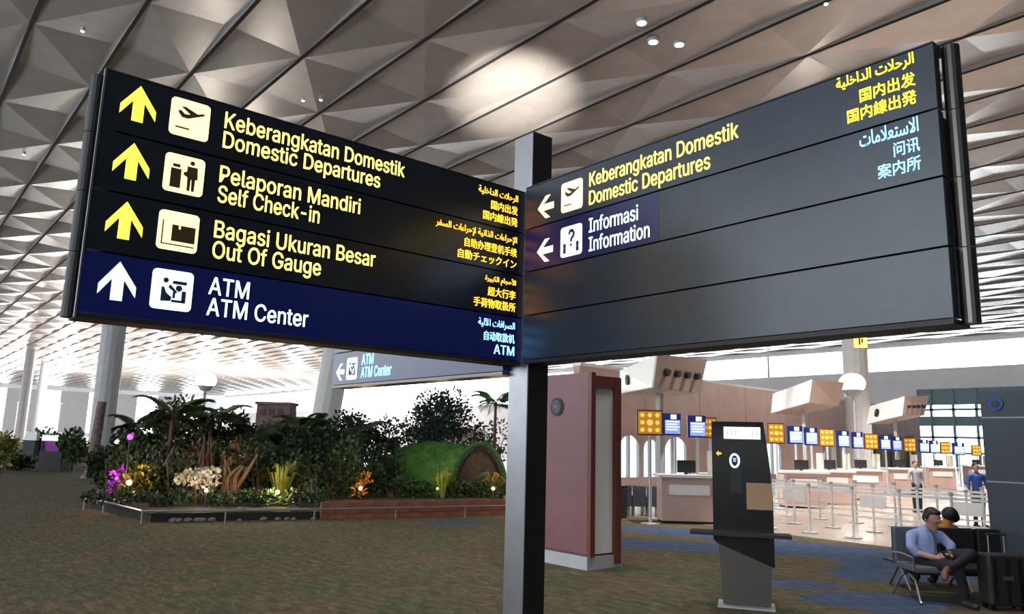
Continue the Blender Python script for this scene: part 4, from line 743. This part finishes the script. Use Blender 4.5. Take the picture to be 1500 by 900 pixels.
def bush(px, yb, yt, wpx, mt, label, name='leafy_shrub', n=420, size=.13, cat='shrub', group='shrubs and plants of the indoor garden', asp=.35, trunk=True, low=.15):
    p, h, d = plant_pos(px, yb, yt); rw = wpx*d/FPX/2; t = empty(name, p, label, cat, group)
    zc = h*(1+low)/2; mb = MB(); k = random.randint(4, 6)
    for i in range(k):
        cx, cy = random.uniform(-.5, .5)*rw, random.uniform(-.5, .5)*rw; cz = zc+random.uniform(-.3, .15)*h
        leaves(mb, n//k, (cx, cy, cz), (rw*.62, rw*.62, (h-low*h)/2*random.uniform(.55, .8)), size, asp)
    tag(mb.build('foliage', mt, t), kind='stuff')
    if trunk:
        mb = MB()
        for i in range(4): mb.tube((random.uniform(-.05, .05), random.uniform(-.05, .05), 0), (random.uniform(-.5, .5)*rw, random.uniform(-.5, .5)*rw, h*.75), .03, .012, 6)
        mb.build('stems', 'bark', t)
    return t, h, d
def frond_mesh(L_, droop, mt, nl=16, lw=.045, ll=.42):
    mb = MB(); pts = []
    for i in range(9): u = i/8; pts.append(Vector((L_*u*(1-.12*droop*u), 0, L_*(.55*u-.75*droop*u*u))))
    for a, b in zip(pts[:-1], pts[1:]): mb.tube(a, b, .014, .011, 4)
    for i in range(nl):
        u = .12+.88*i/nl; k = min(7, int(u*8)); a = pts[k].lerp(pts[k+1], u*8-k); l_ = ll*sin(pi*min(1, .25+u*.75))*1.1
        for s_ in (-1, 1):
            tip = a+Vector((l_*.45, s_*l_*.85, -l_*.35)); w_ = Vector((lw, 0, .01))
            mb.add([a-w_*.4, a.lerp(tip, .5)-w_, tip, a.lerp(tip, .5)+w_], [(0, 1, 2, 3)])
    me = bpy.data.meshes.new('frond'); me.from_pydata(mb.v, [], mb.f); me.materials.append(M[mt]); return me
def palm(px, yb, yt, wpx, mt, label, n=12, name='palm_plant', droop=1.0, multi=False, group='palms of the indoor garden'):
    p, h, d = plant_pos(px, yb, yt); L_ = wpx*d/FPX/2; t = empty(name, p, label, 'palm', group)
    th = max(.15, h-L_*.22); me = frond_mesh(L_, droop, mt, ll=min(.5, L_*.35))
    MB().tube((0, 0, 0), (.05, .03, th), .07, .05, 8).build('trunk', 'bark', t)
    for i in range(n):
        o = bpy.data.objects.new('frond', me); COL.objects.link(o); o.parent = t; o.location = (.05, .03, th-.02)
        o.rotation_euler = (0, radians(random.uniform(-35, 22)), 2*pi*i/n+random.uniform(-.2, .2)); s_ = random.uniform(.75, 1.05); o.scale = (s_, s_, s_)
    return t
def blades(px, yb, yt, wpx, mt, label, n=26, name='strap_leaf_plant', wd=.035, group='strap-leaved plants of the indoor garden'):
    p, h, d = plant_pos(px, yb, yt); r_ = wpx*d/FPX/2; t = empty(name, p, label, 'plant', group); mb = MB()
    for i in range(n):
        a = 2*pi*random.random(); u = random.uniform(.3, 1); hh = h*random.uniform(.6, 1); b = Vector((.05*cos(a), .05*sin(a), 0)); m_ = Vector((r_*.5*u*cos(a), r_*.5*u*sin(a), hh*.8)); e = Vector((r_*u*cos(a), r_*u*sin(a), hh*(1-.4*u)))
        s_ = Vector((-sin(a), cos(a), 0))*wd
        mb.add([b-s_*.5, m_-s_, e, m_+s_, b+s_*.5], [(0, 1, 3, 4), (1, 2, 3)])
    tag(mb.build('foliage', mt, t), kind='stuff')
# tall back row
bush(205, 712, 603, 110, 'l1', 'tall dark shrub at the left end of the garden, behind the purple lamp', n=1800, size=.16)
bush(262, 708, 588, 120, 'l3', 'broad olive tree-like shrub in front of the glaring lamp', 'small_tree', n=2200, size=.16)
bush(330, 706, 598, 120, 'l1', 'dark tall shrub left of the brown box sign', n=1900, size=.16)
bush(400, 706, 612, 100, 'l2', 'mid green shrub below the brown box sign', n=1700, size=.15)
bush(455, 708, 602, 95, 'l1', 'dark shrub to the right of the brown box sign', n=1900, size=.14)
bush(510, 708, 598, 100, 'l1', 'dark shrub with gaps below the small rear sign', n=1900, size=.14)
bush(560, 706, 604, 90, 'l4', 'blue-green shrub left of the round fir', n=800, size=.15)
bush(610, 700, 597, 70, 'l4', 'blue-green shrub at the foot of the round fir', n=600, size=.15)
bush(645, 701, 570, 96, 'l4', 'round-headed dark fir standing above the far stall', 'fir_tree', n=3000, size=.17, asp=.30, low=.25, cat='tree')
bush(690, 700, 600, 60, 'l4', 'blue-green bush right of the round fir', n=500, size=.16)
bush(720, 704, 612, 60, 'l2', 'mid green bush against the steel post', n=500, size=.16)
palm(722, 708, 578, 96, 'l5', 'bright palm crown showing left of the steel post', 12)
palm(190, 716, 612, 120, 'l1', 'dark palm at the left end of the garden', 13)
palm(240, 722, 590, 150, 'l2', 'broad palm arching above the cream flowers', 14)
palm(300, 716, 598, 130, 'l3', 'olive palm beside the reddish trunks', 13)
palm(365, 718, 622, 120, 'l1', 'dark palm above the driftwood', 13)
palm(440, 716, 612, 120, 'l2', 'mid green palm over the yellow-lit plant', 13)
palm(520, 718, 618, 110, 'l1', 'dark palm below the small rear sign', 13)
palm(560, 722, 640, 80, 'l1', 'low dark palm left of the grass mound', 12)
# middle
bush(160, 728, 655, 60, 'l3', 'olive bush lit yellow at the left tip of the garden', n=500, size=.12)
bush(200, 736, 668, 56, 'l6', 'yellow-green bush beside the purple blossoms', n=420, size=.10)
bush(172, 735, 680, 30, 'pur', 'bush with purple blossoms at the left tip of the garden', 'flowering_bush', n=130, size=.09)
bush(215, 735, 660, 70, 'l1', 'dark bush right of the purple blossoms', n=500, size=.12)
bush(290, 738, 685, 56, 'fl', 'bush covered in cream white flowers', 'flowering_bush', n=330, size=.09, asp=.7, low=.35)
bush(250, 736, 650, 60, 'l1', 'dark bush left of the cream flowers', n=500, size=.12)
bush(275, 726, 640, 50, 'lb', 'reddish brown leafed bush behind the cream flowers', n=300, size=.13)
bush(345, 732, 645, 70, 'lb', 'reddish brown leafed bush around the driftwood', n=260, size=.14)
bush(375, 732, 640, 60, 'l1', 'dark bush between driftwood and yellow-lit plant', n=500, size=.13)
blades(410, 736, 660, 100, 'l6', 'yellow strap-leaf plant glowing in lamp light', 46)
bush(440, 734, 660, 60, 'l1', 'dark bush right of the yellow-lit plant', n=500, size=.12)
blades(455, 738, 690, 40, 'l4', 'pale strap-leaf plant beside the yellow-lit plant', 30)
bush(485, 730, 655, 70, 'l1', 'dark dense bush above the left end of the brick edging', n=700, size=.12)
bush(530, 728, 665, 64, 'l1', 'dark bush behind the small orange blossoms', n=600, size=.12)
bush(527, 731, 690, 28, 'orange', 'small bush of orange blossoms above the brick edging', 'flowering_bush', n=120, size=.08)
bush(575, 729, 700, 70, 'l1', 'low dark hedge plant left part above the brick edging', n=600, size=.10)
bush(615, 729, 704, 60, 'l1', 'low dark hedge plant in front of the grass mound', n=600, size=.10)
blades(648, 730, 672, 90, 'l6', 'yellow-green strap-leaf plant in front of the mound', 40)
bush(665, 729, 704, 50, 'l1', 'low dark hedge plant left of the brown dome', n=500, size=.10)
blades(722, 728, 682, 80, 'l6', 'yellow-green strap-leaf plant beside the steel post', 34)
bush(722, 728, 690, 26, 'orange', 'orange blossoms beside the steel post', 'flowering_bush', n=90, size=.08)
bush(700, 729, 703, 60, 'l1', 'low dark hedge plant in front of the brown dome', n=500, size=.09)
for i, px in enumerate((142, 185, 235, 262, 318, 365, 392, 425, 462)):
    bush(px, 742, 716, 44, 'l1', 'low dark ground plant, %s in the front row behind the stones' % ORD[i], 'ground_plant', n=240, size=.08, trunk=False, group='ground plants behind the stones')

# denser undergrowth
random.seed(11)
for i, (px, yb, yt, wpx, m_, nm) in enumerate(((225, 722, 640, 70, 'l3', 'olive undergrowth bush right of the purple globe lamp'), (185, 724, 625, 64, 'l1', 'dark undergrowth bush around the purple globe lamp'), (315, 722, 625, 70, 'l2', 'green undergrowth bush above the driftwood'), (355, 722, 612, 70, 'l1', 'dark undergrowth bush under the olive palm'), (410, 722, 640, 64, 'l1', 'dark undergrowth bush directly behind the yellow-lit plant'), (470, 720, 620, 74, 'l1', 'dark undergrowth bush left above the brick edging'), (505, 722, 640, 70, 'l2', 'green undergrowth bush above the orange blossoms'), (545, 722, 630, 74, 'l1', 'dark undergrowth bush at the left flank of the grass mound'), (150, 716, 640, 44, 'l1', 'dark undergrowth bush behind the left tip of the garden'))):
    bush(px, yb, yt, wpx, m_, nm, n=1000, size=.11, asp=.42, low=.0)
# reddish trunks and driftwood
def trunkset(px, yb, yt, wpx, n, label, mt='bark'):
    p, h, d = plant_pos(px, yb, yt); r_ = wpx*d/FPX/2; t = empty('driftwood', p, label, 'driftwood')
    for i in range(n):
        a = random.uniform(-.7, .7); b = random.uniform(-1, 1)
        m_ = Vector((R0.x*r_*(a+b)/2+.1*random.uniform(-1, 1), R0.y*r_*(a+b)/2, h*.55)); A = Vector((R0.x*r_*a, R0.y*r_*a, 0)); B = Vector((R0.x*r_*b, R0.y*r_*b, h*random.uniform(.75, 1)))
        MB().tube(A, m_, .06, .045, 7).tube(m_, B, .045, .02, 7).build('branch', mt, t)
trunkset(340, 738, 665, 66, 6, 'leaning reddish driftwood right of the cream flowers')
trunkset(290, 728, 640, 40, 5, 'upright reddish branches behind the cream flowers')
trunkset(235, 726, 650, 30, 3, 'thin brown branches left of the cream flowers', 'bark2')
# grass mound
p, h, d = plant_pos(640, 717, 649); mt_ = empty('grass_mound', p, 'rounded green grass mound in the right half of the garden', 'mound')
T_ = frame((0, 0, 0), R0); mb = MB(); mb.ball((0, 0, 0), (2.25, 1.2, h), 28, 14, T_); o = mb.build('turf', 'grass', mt_, smooth=True)
mb = MB()
for _ in range(3000):
    a = 2*pi*random.random(); u = sqrt(random.random()); z = h*sqrt(max(0, 1-u*u)); q = T_ @ Vector((2.25*u*cos(a), 1.2*u*sin(a), z)); s_ = Vector((random.uniform(-.02, .02), random.uniform(-.02, .02), 0)); mb.add([q-s_, q+s_, q+Vector((random.uniform(-.03, .03), random.uniform(-.03, .03), .07))], [(0, 1, 2)])
tag(mb.build('grass_blades', 'grass', mt_), kind='stuff')
# brown dome with green rim
p, h, d = plant_pos(702, 724, 650); dm = empty('thatched_dome', p, 'dark brown dome with a green arched rim left of the steel post', 'garden hut')
rw = 36*d/FPX; mb = MB(); mb.ball((0, 0, 0), (rw, rw*.7, h*.92), 20, 12, T_); mb.build('dome', 'domeb', dm, smooth=True)
mb = MB(); pts = [T_ @ Vector((rw*1.08*cos(pi*k/14), -.25, h*sin(pi*k/14))) for k in range(15)]
mb.path(pts, .075, 8); mb.build('green_rim', 'rim', dm)
# brown box sign over the garden
p = vert_at(392, 30, 0); z0 = EYE+(hor(392)-612)*30/FPX; z1 = EYE+(hor(392)-588)*30/FPX
t = empty('brown_hut', p, 'brown box-shaped hut rising behind the garden shrubs', 'hut'); q = 25*30/FPX
MB().bb((-q, 0, 0), (q, 1.0, z1-.12), T_).build('wall_panel', 'bark2', t); MB().bb((-q*1.08, -.1, z1-.12), (q*1.08, 1.1, z1), T_).build('roof', 'bark2', t)
for k in (-.6, -.1, .45): MB().bb((q*k-.1, -.03, z0+.1), (q*k+.12, 0, z1-.3), T_).build('notice', 'mortar', t)
# far stall with awning
p = vert_at(640, 36, 0); t = empty('market_stall', p, 'far stall with red and pink awning and white wall behind the fir', 'stall'); k_ = 36/FPX
def zz(px, y, d): return EYE+(hor(px)-y)*d/FPX
for i in range(5):
    MB().add([(x, y, z) for x, y, z in ((-45*k_+18*k_*i, -1.0, zz(640, 636, 36)), (-45*k_+18*k_*(i+1)-.03, -1.0, zz(640, 636, 36)), (-45*k_+18*k_*(i+1)-.03, 0, zz(640, 626, 36)), (-45*k_+18*k_*i, 0, zz(640, 626, 36)), (-45*k_+18*k_*i, -1.0, zz(640, 638, 36)), (-45*k_+18*k_*(i+1)-.03, -1.0, zz(640, 638, 36)), (-45*k_+18*k_*(i+1)-.03, 0, zz(640, 628, 36)), (-45*k_+18*k_*i, 0, zz(640, 628, 36)))], BOXF2, T_).build('awning_strip', 'awning' if i % 2 else 'maroon', t)
MB().bb((-45*k_, .1, 0), (45*k_, .5, zz(640, 630, 36)-.02), T_).build('front', 'pale', t)
for i in range(8): MB().bb((-42*k_+11*k_*i, .02, zz(640, 648, 36)), (-42*k_+11*k_*i+.16, .1, zz(640, 642, 36)), T_).build('goods', 'white', t)
MB().bb((47*k_, 0, 0), (70*k_, .6, zz(640, 627, 36)), T_).build('side_wall', 'white', t)

# ------------------------------------------------------------------ far left garden and stall
p = vert_at(131, 27, 0); t = empty('bark_pillar', p, 'purple-brown trunk-like pillar at the left tip of the garden', 'pillar')
MB().tube((0, 0, 0), (.1, -.08, 2.75), .2, .15, 12).build('shaft', 'bark2', t); MB().tube((0, 0, 0), (0, 0, .12), .3, .26, 12).build('foot', 'bark2', t)
p = vert_at(70, 31, 0); t = empty('lit_stall', p, 'small far stall with a glowing lilac sign at the left', 'stall'); k_ = 31/FPX
MB().bb((-16*k_, 0, 0), (18*k_, .8, .8), T_).build('counter', 'blackm', t); MB().bb((-15*k_, 0, zz(70, 646, 31)), (14*k_, .1, zz(70, 638, 31)), T_).build('lit_sign', 'screenw', t)
MB().bb((-15*k_, .12, .8), (15*k_, .7, zz(70, 646, 31)), T_).build('back_wall', 'pur', t)
for x in (-15, 13): MB().bb((x*k_, .02, .8), (x*k_+.06, .08, zz(70, 638, 31)), T_).build('stall_post', 'blackm', t)
p = vert_at(38, 33, 0); t = empty('display_stand', p, 'far pale display stand left of the lilac-lit stall', 'stand'); MB().bb((-.25, 0, 0), (.25, .3, 1.2), T_).build('cabinet', 'blackm', t); MB().bb((-.2, -.02, 1.2), (.3, .2, 1.55), T_).build('head', 'white', t)
def farbush(px, d, yt, wpx, mt, label, n=400, size=.2, kind='leafy_shrub'):
    return bush(px, hor(px)+FPX*1.54/d, yt, wpx, mt, label, kind, n=n, size=size, group='plants beyond the garden on the left')
for o_ in (farbush(2, 29, 615, 34, 'l6', 'yellow-lit bush at the left picture edge'), farbush(62, 34, 620, 54, 'l2', 'leafy tree top above the lilac-lit stall'), farbush(105, 31, 622, 40, 'l2', 'bush between the lilac-lit stall and the bark pillar', 700), farbush(88, 33, 640, 30, 'lb', 'brown bush beside the lilac-lit stall'), farbush(22, 31, 655, 44, 'l1', 'low dark bush left of the display stand'), farbush(50, 36, 655, 60, 'l1', 'dark low bush behind the lilac-lit stall')):
    for c in o_[0].children: pass
    o_[0].location.z = 0
# garden lamps: small real fixtures lighting the leaves
def glamp(px, yb, z, col_, power, label, mt, r=.06):
    p = onz(px, yb, .16); t = empty('garden_lamp', (p.x, p.y, .16), label, 'garden lamp')
    MB().tube((0, 0, 0), (0, 0, z-r), .015, None, 6).build('spike', 'blackm', t); MB().ball((0, 0, z), r, 10, 6).build('bulb', mt, t)
    bulb('garden_light', (p.x-.15*Fv.x, p.y-.15*Fv.y, .16+z+.12), power, col_, .05)
glamp(186, 739, .45, (1, .6, .2), 30, 'warm garden lamp near the left tip', 'warmlamp')
glamp(168, 735, .5, (.8, .15, 1), 5, 'magenta garden lamp by the purple blossoms', 'purlamp', .05)
glamp(180, 737, 1.42, (.5, .1, 1), 4, 'purple globe lamp high in the leaves', 'purlamp', .065)
glamp(300, 744, .35, (1, .85, .65), 30, 'warm garden lamp below the cream flowers', 'warmlamp', .04)
glamp(405, 742, .3, (1, .8, .3), 45, 'warm garden lamp in the yellow-lit plant', 'warmlamp', .05)
glamp(527, 734, .3, (1, .6, .25), 18, 'warm garden lamp by the orange blossoms above the bricks', 'warmlamp', .05)
glamp(640, 734, .3, (.8, 1, .4), 18, 'warm garden lamp in front of the grass mound', 'warmlamp', .03)
glamp(722, 733, .3, (1, .7, .3), 18, 'warm garden lamp beside the steel post', 'warmlamp', .05)
# ================================================================== PEOPLE, BENCH, LUGGAGE
def figure(name, limbs, balls, mt, parent, vox=.012, smooth=4):
    """limbs: chains of (point, radius); balls: (centre, radii); joined and fused into one continuous surface"""
    mb = MB()
    for ch in limbs:
        for (a, ra), (b, rb_) in zip(ch[:-1], ch[1:]): mb.tube(a, b, ra, rb_, 12)
        for a, ra in ch: mb.ball(a, ra, 12, 8)
    for c, r in balls: mb.ball(c, r, 16, 12)
    me = bpy.data.meshes.new(name); me.from_pydata(mb.v, [], mb.f); o = bpy.data.objects.new(name, me); COL.objects.link(o)
    r = o.modifiers.new('r', 'REMESH'); r.mode = 'VOXEL'; r.voxel_size = vox; r.use_smooth_shade = True
    s_ = o.modifiers.new('s', 'SMOOTH'); s_.iterations = smooth; s_.factor = .5
    bpy.context.view_layer.update(); m2 = bpy.data.meshes.new_from_object(o.evaluated_get(bpy.context.evaluated_depsgraph_get())); bpy.data.objects.remove(o)
    m2.materials.clear(); m2.materials.append(M[mt]); q = bpy.data.objects.new(name, m2); COL.objects.link(q); q.parent = parent; return q
def hand(p, d, side, up):
    """five curled fingers from the palm centre p, pointing along d"""
    p = Vector(p); d = Vector(d).normalized(); s_ = Vector(side).normalized(); u = Vector(up).normalized(); out = []
    for k, ln in enumerate((.062, .072, .068, .054)):
        b = p+d*.03+s_*(.026-.017*k); m_ = b+d*ln*.5+u*.004; e = m_+d*ln*.25-u*.026
        out.append([(b, .0095), (m_, .0088), (e, .0075)])
    b = p+s_*.03-d*.015; out.append([(b, .012), (b+s_*.022+d*.02, .010), (b+s_*.018+d*.045-u*.008, .0085)])
    return out
P0 = onz(1372, 880, 0); BROT = atan2(R0.y, R0.x)
BT2 = frame(P0, R0)
# --- bench
bn_ = empty('waiting_bench', P0, 'front row of joined waiting seats with chrome legs, beside the dark pylon', 'bench', rz=BROT)
for i, (a, b, mt_n) in enumerate(((-.32, .17, 'seat'), (.20, .66, 'seatsh'), (.69, .98, 'seatsh'))):
    o = MB().bb((a, .26, .38), (b, .33, .80)).build('backrest', mt_n, bn_, .02); 
    if i == 0: o['label'] = 'grey backrest'
    MB().bb((a, -.22, .33), (b, .28, .40)).build('seat_pad', mt_n, bn_, .02)
    MB().bb((a, .335, .38), (b, .345, .79)).build('back_shell', 'steel' if i == 0 else 'blackm', bn_)
MB().bb((-.34, .0, .28), (1.0, .06, .33)).build('beam', 'darksteel', bn_)
for x in (-.30, .95):
    for y0, y1 in ((.03, -.30), (.03, .36)):
        MB().path([(x, y0, .30), (x, (y0+y1)/2, .24), (x-.03, y1*.92, .03), (x-.03, y1, .012)], .014, 8).build('leg', 'steel', bn_, smooth=False)
MB().path([(-.36, -.22, .36), (-.36, -.24, .5), (-.36, .05, .52), (-.36, .24, .5)], .014, 8).build('armrest', 'steel', bn_)
# --- seated man
mn = empty('person', P0, 'person in light blue shirt and dark trousers sitting legs crossed, looking down at a phone', 'person', rz=BROT)
hd = Vector((.035, .03, .905))
Lh, Rh = Vector((-.045, -.20, .50)), Vector((.085, -.20, .525))
skinl = [[((.0, .10, .79), .048), ((.02, .06, .86), .045)], [((-.20, -.02, .53), .036), ((-.10, -.13, .505), .030), (Lh, .026)], [((.18, -.04, .555), .036), ((.13, -.13, .53), .030), (Rh, .026)]]
skinl += hand(Lh, (.75, -.5, .1), (.1, .1, 1), (-.3, -.9, 0)) + hand(Rh, (-.75, -.5, .1), (.1, .1, 1), (.3, -.9, 0))
T3 = Matrix.Translation(hd) @ Matrix.Scale(1.13, 4) @ Matrix.Rotation(radians(14), 4, 'Z') @ Matrix.Rotation(radians(22), 4, 'X')
def hp(x, y, z): return T3 @ Vector((x, y, z))
balls = [(hp(0, .0, .02), (.078, .092, .095)), (hp(0, -.015, -.045), (.058, .07, .065)), (hp(0, -.09, -.012), (.012, .02, .02)), (hp(0, -.082, .03), (.045, .014, .010)), (hp(-.08, .01, 0), (.012, .022, .03)), (hp(.08, .01, 0), (.012, .022, .03)), (hp(0, -.075, -.055), (.025, .014, .007)), (hp(0, -.06, -.09), (.025, .022, .018)), (Lh, (.034, .034, .028)), (Rh, (.034, .034, .028))]
figure('body', skinl, balls, 'skin', mn, .0075, 2)
for s_ in (-1, 1): MB().ball(hp(.030*s_, -.084, .008), (.010, .006, .005), 8, 6).build('eye', 'hair', mn)
figure('hair', [], [(hp(0, .036, .052), (.089, .088, .086)), (hp(0, -.012, .088), (.066, .048, .036)), (hp(0, .07, .0), (.07, .045, .07)), (hp(-.076, .02, .03), (.016, .04, .04)), (hp(.076, .02, .03), (.016, .04, .04))], 'hair', mn, .010, 2)
figure('shirt', [[((-.01, .08, .40), .13), ((-.04, .12, .54), .135), ((-.03, .14, .68), .135), ((-.01, .12, .77), .075)], [((-.10, .14, .72), .08), ((-.19, .11, .715), .065), ((-.245, .03, .60), .055), ((-.21, -.01, .53), .047)], [((.06, .14, .72), .08), ((.15, .11, .715), .065), ((.215, .0, .62), .055), ((.19, -.03, .56), .047)]], [((-.03, .15, .66), (.17, .11, .13)), ((0, .09, .80), (.062, .055, .025))], 'shirt', mn, .012, 4)
MB().path([hp(-.03, -.03, -.13), Vector((-.005, -.01, .72)), Vector((-.01, -.03, .56))], .007, 6).build('button_band', 'shirt', mn)
figure('trousers', [[((.07, .05, .42), .105), ((.16, -.14, .52), .088), ((.25, -.32, .565), .068), ((.10, -.40, .50), .055), ((-.05, -.42, .43), .045)], [((-.08, .05, .42), .105), ((-.02, -.18, .43), .088), ((.06, -.38, .42), .068), ((.10, -.38, .24), .054), ((.13, -.36, .09), .048)], [((-.09, .06, .43), .11), ((.08, .06, .43), .11)]], [], 'trouser', mn, .013, 4)
figure('shoe', [[((-.09, -.43, .41), .040), ((-.14, -.46, .36), .042), ((-.17, -.52, .33), .036)]], [], 'lb', mn, .010, 2)
figure('shoe', [[((.13, -.36, .05), .046), ((.14, -.44, .04), .042), ((.15, -.53, .035), .036)]], [], 'blackm', mn, .010, 2)
c_ = BT2 @ ((Lh+Rh)/2+Vector((.0, -.045, .02)))
ph = MB().box((0, 0, 0), (.068, .010, .135)).build('phone', 'black', None, .004); ph.location = c_; ph.rotation_euler = (radians(-50), 0, BROT); tag(ph, 'dark phone held in both hands by the seated person in blue', 'phone')
# --- second person, seated on the far side, back turned
q0 = BT2 @ Vector((.53, .72, 0)); p2 = empty('person', q0, 'person in orange top with black hair bending forward behind the bench backs', 'person', rz=BROT)
figure('body', [[((.06, .02, .80), .05), ((.11, .05, .86), .045)], [((.24, .24, .56), .036), ((.26, .36, .50), .03)], [((-.20, .22, .56), .036), ((-.10, .36, .50), .03)]]+hand((.27, .39, .49), (0, 1, 0), (-1, 0, 0), (0, 0, 1))+hand((-.08, .39, .49), (0, 1, 0), (1, 0, 0), (0, 0, 1)), [((.13, .05, .90), (.078, .088, .095)), ((.27, .39, .49), (.036, .036, .025)), ((-.08, .39, .49), (.036, .036, .025))], 'skin', p2, .009, 2)
figure('hair', [], [((.125, .035, .925), (.098, .10, .095)), ((.17, .04, .89), (.07, .09, .07))], 'hair', p2, .010, 2)
figure('orange_top', [[((-.08, .0, .40), .14), ((-.07, .0, .55), .14), ((-.02, .0, .70), .14), ((.05, .02, .80), .07)], [((.04, .02, .74), .09), ((.17, .04, .72), .07), ((.25, .12, .60), .055), ((.24, .24, .56), .047)], [((-.08, .0, .73), .09), ((-.18, .02, .70), .07), ((-.24, .12, .60), .055), ((-.20, .22, .56), .047)]], [], 'orsh', p2, .013, 4)
figure('trousers', [[((-.12, .05, .42), .11), ((-.14, .45, .45), .08), ((-.14, .46, .08), .05)], [((.05, .05, .42), .11), ((.1, .45, .45), .08), ((.1, .46, .08), .05)], [((-.12, .05, .43), .11), ((.05, .05, .43), .11)]], [], 'trouser', p2, .014, 4)
for x in (-.14, .1): figure('shoe', [[((x, .48, .045), .044), ((x, .58, .035), .034)]], [], 'blackm', p2, .011, 2)
bn2 = empty('waiting_bench', BT2 @ Vector((0, .62, 0)), 'rear bench standing back to back with the bench of the person in blue', 'bench', rz=BROT)
for a, b in ((-.1, .30), (.33, .78)):
    MB().bb((a, .0, .33), (b, .45, .30)).build('seat_pad', 'seatsh', bn2, .02); MB().bb((a, -.22, .38), (b, -.17, .70)).build('backrest', 'seatsh', bn2, .02)
MB().bb((-.1, -.17, .27), (.8, -.10, .45)).build('beam', 'darksteel', bn2)
for x in (-.05, .72):
    for y1 in (.38, -.15): MB().tube((x, .1, .30), (x, y1, .012), .014, None, 8).build('leg', 'steel', bn2)
# --- luggage
def suitcase(x, y, w_, h, dep, hh, label, mt='blackm'):
    o = BT2 @ Vector((x, y, 0)); t = empty('suitcase', o, label, 'suitcase', rz=BROT)
    MB().bb((-w_/2, -dep/2, .05), (w_/2, dep/2, h)).build('shell', mt, t, .03)
    for k in range(3): MB().bb((-w_/2+.05+k*(w_-.14)/2, -dep/2-.008, .09), (-w_/2+.09+k*(w_-.14)/2, -dep/2+.002, h-.05)).build('rib', 'black', t)
    MB().bb((-.06, -dep/2-.012, h*.55), (.06, -dep/2, h*.62)).build('name_plate', 'steel', t)
    for s_ in (-1, 1):
        MB().tube((s_*.09, dep*.2, h), (s_*.09, dep*.2, hh), .008, None, 8).build('handle_tube', 'steel', t)
        for y_ in (-dep/2+.04, dep/2-.04): MB().tube((s_*(w_/2-.05)-.012, y_, .028), (s_*(w_/2-.05)+.012, y_, .028), .028, None, 12).build('wheel', 'black', t)
    MB().tube((-.11, dep*.2, hh), (.11, dep*.2, hh), .014, None, 8).build('handle_grip', 'blackm', t)
suitcase(.52, -.42, .42, .60, .24, .80, 'tall black suitcase with pulled-out steel handle in front of the bench')
suitcase(1.02, -.36, .36, .52, .24, .70, 'black suitcase at the right edge, beside the one with the tall handle')
suitcase(.78, -.66, .26, .30, .18, .42, 'small black bag on wheels in front of the tall suitcase')
# --- far staff
def stander(px, d, label, mt, h=1.66):
    p = vert_at(px, d, 0); t = empty('person', p, label, 'person', rz=BROT); k = h/1.7
    def s3(l): return [[((a[0]*k, a[1]*k, a[2]*k), r*k) for a, r in ch] for ch in l]
    figure('body', s3([[((0, 0, 1.40), .05), ((0, -.01, 1.48), .048)], [((-.25, -.06, 1.0), .034), ((-.24, -.12, .86), .03)], [((.25, -.06, 1.0), .034), ((.24, -.12, .86), .03)]]+[[((x, -.12, .84), .03), ((x, -.14, .76), .02)] for x in (-.24, .24)]), [((0, -.01*k, 1.58*k), (.078*k, .09*k, .11*k))], 'skin', t, .016, 2)
    figure('hair', [], [((0, .012, 1.625*k), (.088*k, .095*k, .085*k))], 'hair', t, .016, 2)
    figure('shirt', s3([[((0, 0, .92), .13), ((0, 0, 1.12), .125), ((0, 0, 1.30), .14), ((0, 0, 1.40), .07)], [((-.1, 0, 1.34), .08), ((-.2, 0, 1.33), .062), ((-.25, -.02, 1.12), .05), ((-.25, -.06, 1.0), .043)], [((.1, 0, 1.34), .08), ((.2, 0, 1.33), .062), ((.25, -.02, 1.12), .05), ((.25, -.06, 1.0), .043)]]), [], mt, t, .018, 3)
    figure('trousers', s3([[((-.09, 0, .88), .11), ((-.1, 0, .48), .07), ((-.1, 0, .10), .05)], [((.09, 0, .88), .11), ((.1, 0, .48), .07), ((.1, 0, .10), .05)]]), [], 'trouser', t, .018, 3)
    figure('shoe', [[((-.1, .02, .05), .05), ((-.1, -.14, .04), .04)]], [], 'blackm', t, .016, 1); figure('shoe', [[((.1, .02, .05), .05), ((.1, -.14, .04), .04)]], [], 'blackm', t, .016, 1)
stander(1345, 21.5, 'far person in a grey top standing in the queue area, above the seated person', 'greysh', 1.45)
stander(1436, 17.5, 'far person in blue standing at the left edge of the dark pylon', 'blue', 1.5)
